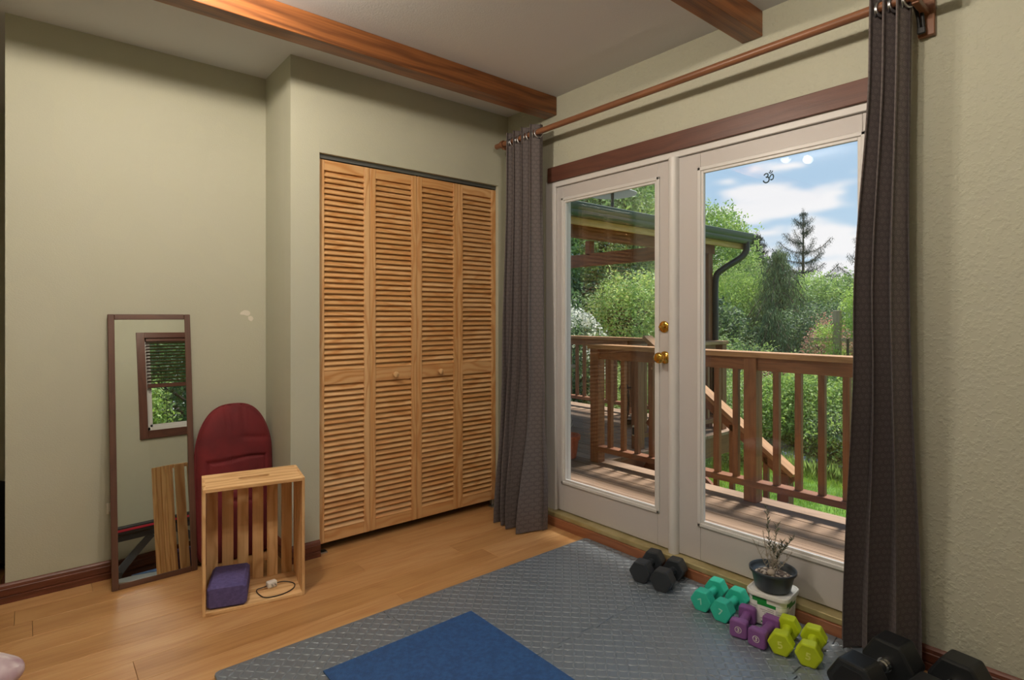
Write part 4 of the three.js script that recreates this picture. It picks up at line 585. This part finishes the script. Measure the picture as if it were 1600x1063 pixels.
{ // potting bench with a tray of clay pots
  const b = thing('potting_bench', 'grey weathered wooden potting bench on the far deck', 'bench', [4.55, HD, 5.25]);
  for (let i = 0; i < 4; i++) mesh('top_board', lbox(-0.21 + i * 0.14, 0.70, 0, 0.134, 0.036, 1.3, 0.004, 'z'), D.grey, b);
  for (const x of [-0.22, 0.22]) for (const z of [-0.55, 0.55]) mesh('leg', bar([x * 0.8, 0.68, z * 0.92], [x * 1.1, 0, z * 1.08], 0.09, 0.04), D.grey, b);
  mesh('apron', [lbox(-0.24, 0.64, 0, 0.03, 0.09, 1.2, 0.003), lbox(0.24, 0.64, 0, 0.03, 0.09, 1.2, 0.003)], D.grey, b);
  mesh('shelf', lbox(0, 0.2, 0, 0.44, 0.03, 1.16, 0.003, 'z'), D.grey, b);
  const t = thing('plant_tray', 'shallow wooden tray on the potting bench', 'tray', [4.50, HD + 0.719, 4.95]);
  mesh('tray_base', lbox(0, 0.008, 0, 0.34, 0.014, 0.62, 0.002), D.grey, t); mesh('tray_side', [lbox(-0.165, 0.05, 0, 0.012, 0.07, 0.62), lbox(0.165, 0.05, 0, 0.012, 0.07, 0.62), lbox(0, 0.05, -0.305, 0.34, 0.07, 0.012), lbox(0, 0.05, 0.305, 0.34, 0.07, 0.012)], D.grey, t);
  const proto = (r, h) => lathe([[0, 0.004], [r * 0.62, 0.0], [r * 0.9, h * 0.78], [r, h * 0.78], [r, h], [r * 0.9, h], [r * 0.82, h * 0.85], [0, h * 0.82]], 24);
  for (let i = 0; i < 4; i++) { const q = thing('clay_pot', ['small clay pot in the bench tray, nearest the doors', 'small clay pot in the bench tray, second from the doors', 'small clay pot in the bench tray, third from the doors', 'small clay pot in the bench tray, farthest from the doors'][i], 'pot', [4.47 + (i % 2) * 0.06, HD + 0.735, 4.73 + i * 0.145], 0, 'clay pots in the bench tray'); mesh('pot_wall', proto(0.062, 0.10), D.terra, q); }
  const q = thing('terracotta_pot', 'terracotta flower pot with dry stalks on the deck', 'flower pot', [3.72, HD, 3.66]), rs = rng(303);
  mesh('pot_wall', lathe([[0, 0.0], [0.085, 0.0], [0.088, 0.005], [0.112, 0.165], [0.124, 0.167], [0.126, 0.205], [0.118, 0.206], [0.110, 0.18], [0, 0.175]], 36), D.terra, q);
  const st = []; for (let i = 0; i < 14; i++) { const a = rs() * 6.28, r = rs() * 0.08, e = 0.06 + rs() * 0.12; st.push(tube([[Math.cos(a) * r, 0.17, Math.sin(a) * r], [Math.cos(a) * r * 1.2, 0.17 + e * 0.6, Math.sin(a) * r * 1.2], [Math.cos(a) * r * 1.6 + 0.01, 0.17 + e, Math.sin(a) * r * 1.6]], 0.0025, 6, 5)); } mesh('stalks', st, D.iron, q);
  const k = thing('iron_plant_stand', 'black curled iron plant stand seen between the balusters', 'plant stand', [5.37, HD, 4.24]);
  for (let i = 0; i < 4; i++) { const a = i * Math.PI / 2 + 0.4, c = Math.cos(a), s = Math.sin(a); mesh('leg', tube([[c * 0.12, 0.008, s * 0.12], [c * 0.05, 0.15, s * 0.05], [c * 0.035, 0.32, s * 0.035], [c * 0.08, 0.46, s * 0.08], [c * 0.13, 0.47, s * 0.13], [c * 0.14, 0.43, s * 0.14]], 0.008, 30, 6), D.iron, k); }
  mesh('ring', flat(new THREE.TorusGeometry(0.075, 0.007, 6, 24).rotateX(Math.PI / 2).translate(0, 0.44, 0)), D.iron, k); mesh('saucer', lathe([[0, 0.03], [0.10, 0.03], [0.125, 0.09], [0.115, 0.09], [0.09, 0.045], [0, 0.045]], 24), D.iron, k);
  const e = thing('outlet_box', 'cream outdoor outlet box on the stair post', 'outlet', [4.43, HD + 0.13, 3.44]); mesh('box', lbox(-0.0, 0.05, 0.0, 0.03, 0.10, 0.06, 0.006), D.cream, e); mesh('cover_flap', lbox(-0.018, 0.05, 0, 0.008, 0.07, 0.042, 0.003), D.iron, e);
  
}

// ---------------------------------------------------------------- lawn, shrubs and trees
tag(mesh('lawn', ubox(-45, 70, HG - 0.3, HG, -45, 70), std({ map: blotch([98, 132, 44], [70, 104, 32], 500, 20, 20, 4), roughness: 1 }), scene), 'bright green lawn below the deck', 'lawn', null, 'structure');
const bark = std({ map: wood([112, 96, 80], [64, 52, 44], 510, { rings: 6, ring: 0.3, streak: 0.9 }), roughness: 1, bumpMap: bumpGrain, bumpScale: 0.004 });
const leafMat = (c) => phy({ color: c, roughness: 0.9, transmission: 0.45, thickness: 0, side: THREE.DoubleSide });
const leafWhite = leafMat(0xffffff), needleMat = std({ color: 0xffffff, roughness: 0.9, side: THREE.DoubleSide });
function clumpGeo(n, leaf, seed, aspect = 0.5, droop = 0) { // n leaves in a unit ball
  const r = rng(seed), pos = [];
  for (let i = 0; i < n; i++) {
    const d = new THREE.Vector3(r() - 0.5, r() - 0.5, r() - 0.5).normalize().multiplyScalar(Math.cbrt(r())), a = new THREE.Vector3(r() - 0.5, r() - 0.5 - droop, r() - 0.5).normalize(), b = a.clone().cross(new THREE.Vector3(r() - 0.5, r() - 0.5, r() - 0.5)).normalize().multiplyScalar(leaf * aspect * 0.5), l = leaf * (0.7 + 0.6 * r());
    const p0 = d, p1 = d.clone().addScaledVector(a, l * 0.5).add(b), p2 = d.clone().addScaledVector(a, l), p3 = d.clone().addScaledVector(a, l * 0.5).sub(b);
    for (const p of [p0, p1, p2, p0, p2, p3]) pos.push(p.x, p.y, p.z);
  }
  const g = new THREE.BufferGeometry(); g.setAttribute('position', new THREE.Float32BufferAttribute(pos, 3)); g.computeVertexNormals(); return g;
}
const CL = { leaf: [clumpGeo(30, 0.30, 1), clumpGeo(30, 0.30, 2)], fine: [clumpGeo(44, 0.22, 3, 0.45)], droop: [clumpGeo(36, 0.5, 4, 0.16, 0.9)], bloom: [clumpGeo(26, 0.42, 5, 0.9)] };
function scatter(parent, name, geo, mat, spots, colors, seed) { // spots: [x, y, z, scale, sy]
  const im = new THREE.InstancedMesh(geo, mat, spots.length), m4 = new THREE.Matrix4(), q = new THREE.Quaternion(), e = new THREE.Euler(), r = rng(seed), c = new THREE.Color();
  spots.forEach(([x, y, z, s, sy = 1, fix], i) => { q.setFromEuler(e.set(fix ? (r() - 0.5) * 0.4 : r() * 6.28, r() * 6.28, fix ? (r() - 0.5) * 0.4 : r() * 6.28)); im.setMatrixAt(i, m4.compose(new THREE.Vector3(x, y, z), q, new THREE.Vector3(s, s * sy, s))); const k = colors[Math.floor(r() * colors.length)], f = 0.75 + 0.5 * r(); im.setColorAt(i, c.setRGB(k[0] * f, k[1] * f, k[2] * f)); });
  im.name = name; im.userData.kind = 'stuff'; im.castShadow = im.receiveShadow = true; parent.add(im); return im;
}
function trunk(parent, H, r, seed, branches = 5, spread = 1) {
  const q = rng(seed), gs = [tube([[0, -0.05, 0], [0.04 * H * (q() - 0.5), H * 0.4, 0.04 * H * (q() - 0.5)], [0.06 * H * (q() - 0.5), H, 0.06 * H * (q() - 0.5)]], r, 10, 8)];
  mesh('trunk', gs, bark, parent);
  const bs = []; for (let i = 0; i < branches; i++) { const h = H * (0.35 + 0.6 * q()), a = q() * 6.28, L = spread * (0.5 + 0.6 * q()); bs.push(tube([[0, h, 0], [Math.cos(a) * L * 0.5, h + L * 0.35, Math.sin(a) * L * 0.5], [Math.cos(a) * L, h + L * 0.55 + 0.2, Math.sin(a) * L]], r * 0.35, 8, 5)); }
  if (bs.length) mesh('branches', bs, bark, parent);
}
// broad-leaved tree or shrub: crown of ellipsoids [x, y, z, rx, ry, rz] (local), leaf clumps mostly towards the outside
function leafy(name, label, category, pos, turn, { H = 2, tr = 0.06, crown, n, s, colors, kind = 'leaf', seed, branches = 5, spread = 1, grp, sy = 1 }) {
  const t = thing(name, label, category, pos, turn, grp), r = rng(seed); if (tr) trunk(t, H, tr, seed + 1, branches, spread);
  const vol = crown.map((c) => c[3] * c[4] * c[5]), tot = vol.reduce((a, b) => a + b, 0), spots = [];
  crown.forEach((c, k) => { const m = Math.round(n * vol[k] / tot); for (let i = 0; i < m; i++) { const d = new THREE.Vector3(r() - 0.5, r() - 0.5, r() - 0.5).normalize(), rad = 0.45 + 0.55 * Math.cbrt(r()) + (r() < 0.12 ? 0.14 * r() : 0); spots.push([c[0] + d.x * c[3] * rad, c[1] + d.y * c[4] * rad, c[2] + d.z * c[5] * rad, s * (0.7 + 0.6 * r()), sy, sy !== 1]); } });
  const g = CL[kind]; g.forEach((geo, i) => scatter(t, 'foliage', geo, leafWhite, spots.filter((_, k) => k % g.length === i), colors, seed + 5 + i)); return t;
}
// conifer with whorled branches; droop > 0 lets the twigs hang
function conifer(name, label, pos, H, R, { seed, colors, levels = 16, per = 7, sparse = 1, droop = 0.25, up = 0.3, base = 0.05, tuft = 0.2, grp, tipup = 0.12, lat = 0.16 }) {
  const t = thing(name, label, 'tree', pos, seed, grp), r = rng(seed), spots = [], bs = [];
  mesh('trunk', cyl(0, H / 2, 0, H * 0.016 + 0.03, 0.012, H, 8), bark, t);
  for (let l = 0; l < levels; l++) {
    const f = l / (levels - 1), y = H * (base + (0.97 - base) * f), L0 = R * Math.pow(1 - f, 0.8) * (0.85 + 0.3 * r()) + 0.12;
    for (let k = 0; k < per; k++) {
      if (r() > sparse) continue; const a = (k + r() * 0.8 + l * 0.4) / per * 6.283, L = L0 * (0.65 + 0.5 * r()), c = Math.cos(a), s = Math.sin(a), rise = up * L * (f - 0.25), pt = (x) => [c * L * x, y + rise * x - droop * L * x * x + tipup * L * x * x * x * 1.6, s * L * x];
      bs.push(tube([pt(0), pt(0.33), pt(0.66), pt(1)], 0.008 + 0.006 * L, 5, 4));
      const m = Math.max(3, Math.round(L / (tuft * 0.42))); for (let i = 0; i < m; i++) { const x = (i + 0.7 + 0.4 * r()) / m; if (x < 0.12) continue; const p = pt(Math.min(1.04, x)), w = lat * L * (1 - 0.6 * x); spots.push([p[0] + (r() - 0.5) * w * 2 * -s, p[1] - tuft * 0.35, p[2] + (r() - 0.5) * w * 2 * c, tuft * (0.75 + 0.5 * r()), 1.15, true]); }
    }
  }
  for (let i = 0; i < 5; i++) spots.push([0, H * (0.95 + 0.015 * i), 0, tuft * 0.55, 1.3, true]);
  mesh('branches', bs, bark, t); scatter(t, 'needles', CL.droop[0], needleMat, spots, colors, seed + 3); return t;
}
const C = {
  fresh: [[0.369, 0.508, 0.131], [0.287, 0.426, 0.113], [0.425, 0.565, 0.170], [0.232, 0.360, 0.104]], mid: [[0.190, 0.294, 0.103], [0.148, 0.241, 0.089], [0.232, 0.348, 0.116]], lime: [[0.478, 0.641, 0.142], [0.396, 0.559, 0.118]], deep: [[0.091, 0.155, 0.073], [0.069, 0.122, 0.063], [0.125, 0.189, 0.084]],
  spruce: [[0.053, 0.077, 0.059], [0.074, 0.098, 0.068], [0.038, 0.056, 0.050]], brownspruce: [[0.106, 0.100, 0.070], [0.071, 0.078, 0.054], [0.127, 0.121, 0.086]], cedar: [[0.16, 0.22, 0.10], [0.21, 0.27, 0.12], [0.11, 0.16, 0.08]], olive: [[0.309, 0.356, 0.147], [0.241, 0.300, 0.126]],
  red: [[0.474, 0.207, 0.161], [0.559, 0.304, 0.211], [0.349, 0.233, 0.129], [0.669, 0.391, 0.275]], white: [[0.844, 0.844, 0.772], [0.792, 0.808, 0.680]], yellow: [[0.608, 0.654, 0.202], [0.503, 0.595, 0.178]],
};
// left pane: trees behind the covered patio
leafy('alder_tree', 'tall pale green tree behind the patio roof at left', 'tree', [11.7, HG, 11.6], 0, { H: 5.5, tr: 0.10, crown: [[0, 4.3, 0, 2.6, 3.6, 2.6], [1.2, 2.2, 0.6, 1.8, 1.8, 1.8]], n: 2600, s: 0.36, colors: C.mid.concat(C.fresh), seed: 601, branches: 12, spread: 2 });
leafy('alder_tree', 'tall yellowish green tree behind the patio roof, thin against the sky', 'tree', [14.6, HG, 12.2], 0, { H: 6.5, tr: 0.11, crown: [[0, 4.2, 0, 2.6, 3.4, 2.6], [0.3, 7.0, 0, 1.3, 1.4, 1.3]], n: 2500, s: 0.36, colors: C.fresh.concat(C.mid), seed: 611, branches: 14, spread: 2 });
leafy('alder_tree', 'pale green tree behind the meeting stiles of the doors', 'tree', [17.6, HG, 11.0], 0, { H: 4.5, tr: 0.10, crown: [[0, 3.2, 0, 2.0, 2.8, 2.0]], n: 1500, s: 0.34, colors: C.fresh, seed: 621, branches: 8, spread: 1.6 });
leafy('dense_thicket', 'dark green thicket low behind the far deck railing', 'shrub', [9.6, HG, 10.2], 0, { H: 2.2, tr: 0.05, crown: [[0, 1.4, 0, 2.2, 1.6, 1.8], [1.8, 1.2, 1.0, 1.6, 1.4, 1.6]], n: 2000, s: 0.30, colors: C.deep.concat(C.mid), seed: 631, branches: 9, spread: 1.4 });
leafy('dense_thicket', 'mid green thicket low behind the left door knob', 'shrub', [11.4, HG, 9.0], 0, { H: 2.2, tr: 0.05, crown: [[0, 1.5, 0, 1.8, 1.7, 1.6], [1.2, 1.3, 0.8, 1.5, 1.3, 1.5]], n: 1800, s: 0.30, colors: C.mid.concat(C.deep), seed: 641, branches: 9, spread: 1.4 });
leafy('yellow_maple', 'yellow green young maple beside the left door knob', 'tree', [9.9, HG, 7.75], 0, { H: 2.2, tr: 0.04, crown: [[0, 2.1, 0, 0.9, 0.95, 0.9]], n: 420, s: 0.24, colors: C.yellow.concat(C.fresh), seed: 651, branches: 8, spread: 0.8 });
{
  const t = leafy('white_rhododendron', 'white flowering bush above the far deck railing', 'shrub', [6.95, HG, 6.95], 0, { H: 1.2, tr: 0.04, crown: [[0, 1.25, 0, 0.75, 0.95, 0.75]], n: 520, s: 0.20, colors: C.deep.concat(C.mid), seed: 661, branches: 6, spread: 0.6 }), r = rng(669), sp = [];
  for (let i = 0; i < 130; i++) { const d = new THREE.Vector3(r() - 0.5, r() * 0.9 - 0.15, r() - 0.5).normalize(); sp.push([d.x * 0.80, 1.25 + d.y * 1.0, d.z * 0.80, 0.085 + 0.05 * r()]); } scatter(t, 'blossoms', CL.bloom[0], leafWhite, sp, C.white, 671);
}
for (const [u, v, seed, lab] of [[7.3, 5.6, 681, 'pale grassy shrub behind the far railing near the bench'], [7.6, 4.7, 682, 'pale grassy shrub behind the far railing near the plant stand'], [8.2, 6.4, 683, 'light green shrub behind the far railing at the left pane']]) leafy('garden_shrub', lab, 'shrub', [u, HG, v], 0, { H: 0.8, tr: 0.03, crown: [[0, 0.62, 0, 0.75, 0.62, 0.75]], n: 520, s: 0.18, kind: 'fine', colors: C.fresh.concat(C.olive), seed, branches: 4, spread: 0.4 });
// right pane
leafy('weeping_willow', 'bright green weeping tree beside the downspout', 'tree', [14.9, HG, 8.55], 0, { H: 2.6, tr: 0.06, crown: [[0, 1.9, 0, 0.95, 1.6, 0.95], [0.5, 1.2, -0.2, 0.9, 1.2, 0.9]], n: 1300, s: 0.22, kind: 'fine', colors: C.fresh.concat(C.lime), seed: 701, branches: 6, spread: 0.6, sy: 1.7 });
leafy('weeping_willow', 'olive green weeping tree left of the drooping cedar', 'tree', [15.8, HG, 8.25], 0, { H: 2.6, tr: 0.06, crown: [[0, 1.7, 0, 0.9, 1.7, 0.9], [0.4, 2.6, 0, 0.5, 0.8, 0.5]], n: 1000, s: 0.22, kind: 'fine', colors: C.olive.concat(C.fresh), seed: 711, branches: 6, spread: 0.6, sy: 1.7 });
conifer('spruce_tree', 'distant dark spruce just right of the patio post', [24.0, HG, 13.3], 5.2, 1.6, { seed: 721, colors: C.spruce.concat(C.cedar), levels: 15, tuft: 0.26 });
conifer('spruce_tree', 'distant brownish spruce between the gutter and the tall spruce', [27.3, HG, 13.8], 6.2, 1.7, { seed: 731, colors: C.brownspruce.concat(C.spruce), levels: 17, tuft: 0.26, per: 8 });
conifer('spruce_tree', 'tall sparse spruce rising alone against the clouds', [30.9, HG, 13.15], 7.7, 2.9, { seed: 741, colors: C.spruce, levels: 15, per: 5, sparse: 0.9, tuft: 0.17, droop: 0.22, up: 0.55, tipup: 0.35, lat: 0.07 });
conifer('spruce_tree', 'distant spruce at the right edge of the right pane', [28.9, HG, 9.35], 6.6, 2.4, { seed: 751, colors: C.spruce.concat(C.brownspruce), levels: 13, per: 5, tuft: 0.18, up: 0.5, droop: 0.2, tipup: 0.3, lat: 0.08 });
conifer('spruce_tree', 'distant dark spruce left of the tall sparse spruce', [37.9, HG, 17.8], 6.4, 2.1, { seed: 756, colors: C.brownspruce, levels: 14, tuft: 0.28 });
conifer('weeping_cedar', 'large drooping cedar behind the deck railing, centre', [15.0, HG, 7.0], 3.9, 1.9, { seed: 761, colors: C.cedar.concat(C.olive), levels: 15, per: 7, droop: 0.85, up: 0.5, tuft: 0.20, tipup: -0.1 });
conifer('weeping_cedar', 'drooping cedar with pale tips left of the largest one', [18.6, HG, 9.25], 4.1, 1.4, { seed: 771, colors: C.cedar.concat(C.olive), levels: 18, per: 8, droop: 0.85, up: 0.5, tuft: 0.18, tipup: -0.1 });
conifer('weeping_cedar', 'low drooping cedar just above the railing', [12.5, HG, 5.95], 2.3, 1.2, { seed: 781, colors: C.cedar.concat(C.deep), levels: 14, per: 9, droop: 0.9, up: 0.4, tuft: 0.15, tipup: -0.1 });
leafy('hedge_tree', 'light green rounded tree right of the tall spruce', 'tree', [20.9, HG, 8.6], 0, { H: 2.4, tr: 0.07, crown: [[0, 2.1, 0, 1.4, 1.45, 1.4]], n: 900, s: 0.28, colors: C.fresh, seed: 791, branches: 6, spread: 1 });
leafy('hedge_tree', 'soft green tree at the right edge above the vine post', 'tree', [19.6, HG, 7.0], 0, { H: 2.2, tr: 0.07, crown: [[0, 1.9, 0, 1.5, 1.5, 1.5]], n: 950, s: 0.28, colors: C.fresh.concat(C.mid), seed: 801, branches: 6, spread: 1 });
leafy('hedge_tree', 'dark green low tree behind the red shrubs', 'tree', [14.6, HG, 5.7], 0, { H: 1.6, tr: 0.07, crown: [[0, 1.3, 0, 1.6, 1.1, 1.5], [-0.6, 1.0, 1.4, 1.2, 1.0, 1.2]], n: 1500, s: 0.24, colors: C.deep.concat(C.mid), seed: 811, branches: 6, spread: 1 });
{ const p = thing('garden_post', 'weathered garden post with a lime green vine', 'post', [9.73, HG, 3.62]); mesh('post_shaft', lbox(0, 1.12, 0, 0.10, 2.24, 0.10, 0.006), D.grey, p); mesh('cross_arm', lbox(0, 1.78, 0, 0.05, 0.05, 0.8, 0.004), D.grey, p);
  leafy('climbing_vine', 'lime green vine with large leaves climbing the garden post', 'vine', [9.72, HG, 3.45], 0, { H: 1.8, tr: 0.02, crown: [[0.1, 2.25, 0.08, 0.16, 0.34, 0.16], [0.0, 1.86, -0.3, 0.14, 0.13, 0.18], [0, 1.45, -0.22, 0.18, 0.22, 0.16], [0.1, 1.95, 0.26, 0.2, 0.2, 0.2]], n: 260, s: 0.12, colors: C.lime, seed: 821, branches: 2, spread: 0.2 }); }
leafy('red_shrub', 'reddish leaved shrub above the railing at the right', 'shrub', [10.5, HG, 3.75], 0, { H: 1.3, tr: 0.03, crown: [[0, 1.45, 0, 0.55, 0.55, 0.7], [-0.1, 1.15, 0.5, 0.45, 0.5, 0.5], [0.1, 1.75, -0.35, 0.25, 0.4, 0.25]], n: 620, s: 0.14, colors: C.red.concat(C.red, C.mid), seed: 831, branches: 6, spread: 0.5 });
leafy('red_shrub', 'coppery shrub seen between the balusters at right centre', 'shrub', [9.6, HG, 4.45], 0, { H: 1.0, tr: 0.03, crown: [[0, 1.02, 0, 0.42, 0.36, 0.5]], n: 380, s: 0.13, colors: C.red.concat(C.deep), seed: 841, branches: 5, spread: 0.4 });
for (const [u, v, h, s, seed, col, lab] of [[8.75, 4.35, 1.15, 0.62, 851, 'fresh', 'bright green shrub right of the broad railing post'], [9.1, 3.75, 1.25, 0.66, 852, 'fresh', 'large bright green shrub behind the right balusters'], [9.5, 3.2, 1.15, 0.62, 853, 'mid', 'mid green shrub at the right edge of the glass'], [8.9, 5.1, 1.2, 0.62, 854, 'olive', 'olive shrub left of the broad railing post'], [8.6, 5.9, 1.1, 0.6, 855, 'fresh', 'fresh green shrub behind the stair handrail'], [8.6, 3.0, 0.75, 0.5, 856, 'deep', 'dark low shrub at the right edge above the lawn'], [10.4, 5.2, 1.5, 0.8, 857, 'deep', 'dark shrub behind the coppery shrub'], [10.6, 6.4, 1.7, 0.9, 858, 'mid', 'mid green shrub behind the olive shrub'], [10.9, 4.3, 1.3, 0.7, 859, 'mid', 'mid green shrub behind the large bright shrub']]) leafy('garden_shrub', lab, 'shrub', [u, HG, v], 0, { H: h * 0.7, tr: 0.025, crown: [[0, h * 0.55, 0, s, h * 0.5, s]], n: 520, s: 0.17, colors: C[col].concat(col === 'fresh' ? C.lime : C.fresh), seed, branches: 5, spread: 0.4 });
{ // lawn blades where the lawn is near, and bluebells at its edge
  const r = rng(901), sp = []; for (let i = 0; i < 9000; i++) sp.push([4.2 + r() * 5.2, HG + 0.01, -(1.0 + r() * 5.0), 0.035 + 0.03 * r(), 1.0, true]);
  const g = clumpGeo(10, 1.1, 903, 0.10, -1.2); const gr = scatter(scene, numbered('lawn_grass'), g, leafWhite, sp, [[0.30, 0.46, 0.05], [0.24, 0.40, 0.05], [0.36, 0.52, 0.08]], 905); tag(gr, 'short bright green grass blades of the lawn', 'grass', null, 'stuff');
  const fl = []; for (let i = 0; i < 260; i++) { fl.push([8.0 + r() * 0.7, HG + 0.14 + r() * 0.08, -(2.7 + r() * 1.6), 0.028 + 0.015 * r()]); } const f = scatter(scene, numbered('bluebells'), CL.bloom[0], leafWhite, fl, [[0.30, 0.34, 0.62], [0.4, 0.42, 0.66]], 907); tag(f, 'patch of pale bluebell flowers at the lawn edge', 'flowers', null, 'stuff');
  const bl = []; for (let i = 0; i < 900; i++) bl.push([7.9 + r() * 0.9, HG + 0.05, -(2.5 + r() * 2.6), 0.10 + 0.05 * r(), 1, true]); const b = scatter(scene, numbered('border_leaves'), clumpGeo(12, 1.0, 909, 0.12, -1.4), leafWhite, bl, C.fresh, 911); tag(b, 'strappy green leaves along the lawn edge', 'plants', null, 'stuff');
}
// beyond the small window in the wall behind the camera
leafy('side_yard_tree', 'dark green tree outside the small mirrored window', 'tree', [2.9, HG, -6.0], 0, { H: 3, tr: 0.08, crown: [[0, 2.6, 0, 1.8, 1.9, 1.5]], n: 1100, s: 0.30, colors: C.deep.concat(C.mid), seed: 921, branches: 8, spread: 1.2 });
leafy('side_yard_shrub', 'lime green shrub outside the small mirrored window', 'shrub', [1.2, HG, -4.6], 0, { H: 1.8, tr: 0.05, crown: [[0, 2.0, 0, 0.8, 1.0, 0.6]], n: 420, s: 0.22, colors: C.lime.concat(C.fresh), seed: 931, branches: 5, spread: 0.6 });
leafy('side_yard_tree', 'mid green tree farther outside the small mirrored window', 'tree', [4.8, HG, -8.5], 0, { H: 4, tr: 0.09, crown: [[0, 3.2, 0, 2.4, 2.6, 2.0]], n: 1300, s: 0.34, colors: C.mid, seed: 941, branches: 8, spread: 1.5 });
renderer.render(scene, camera);
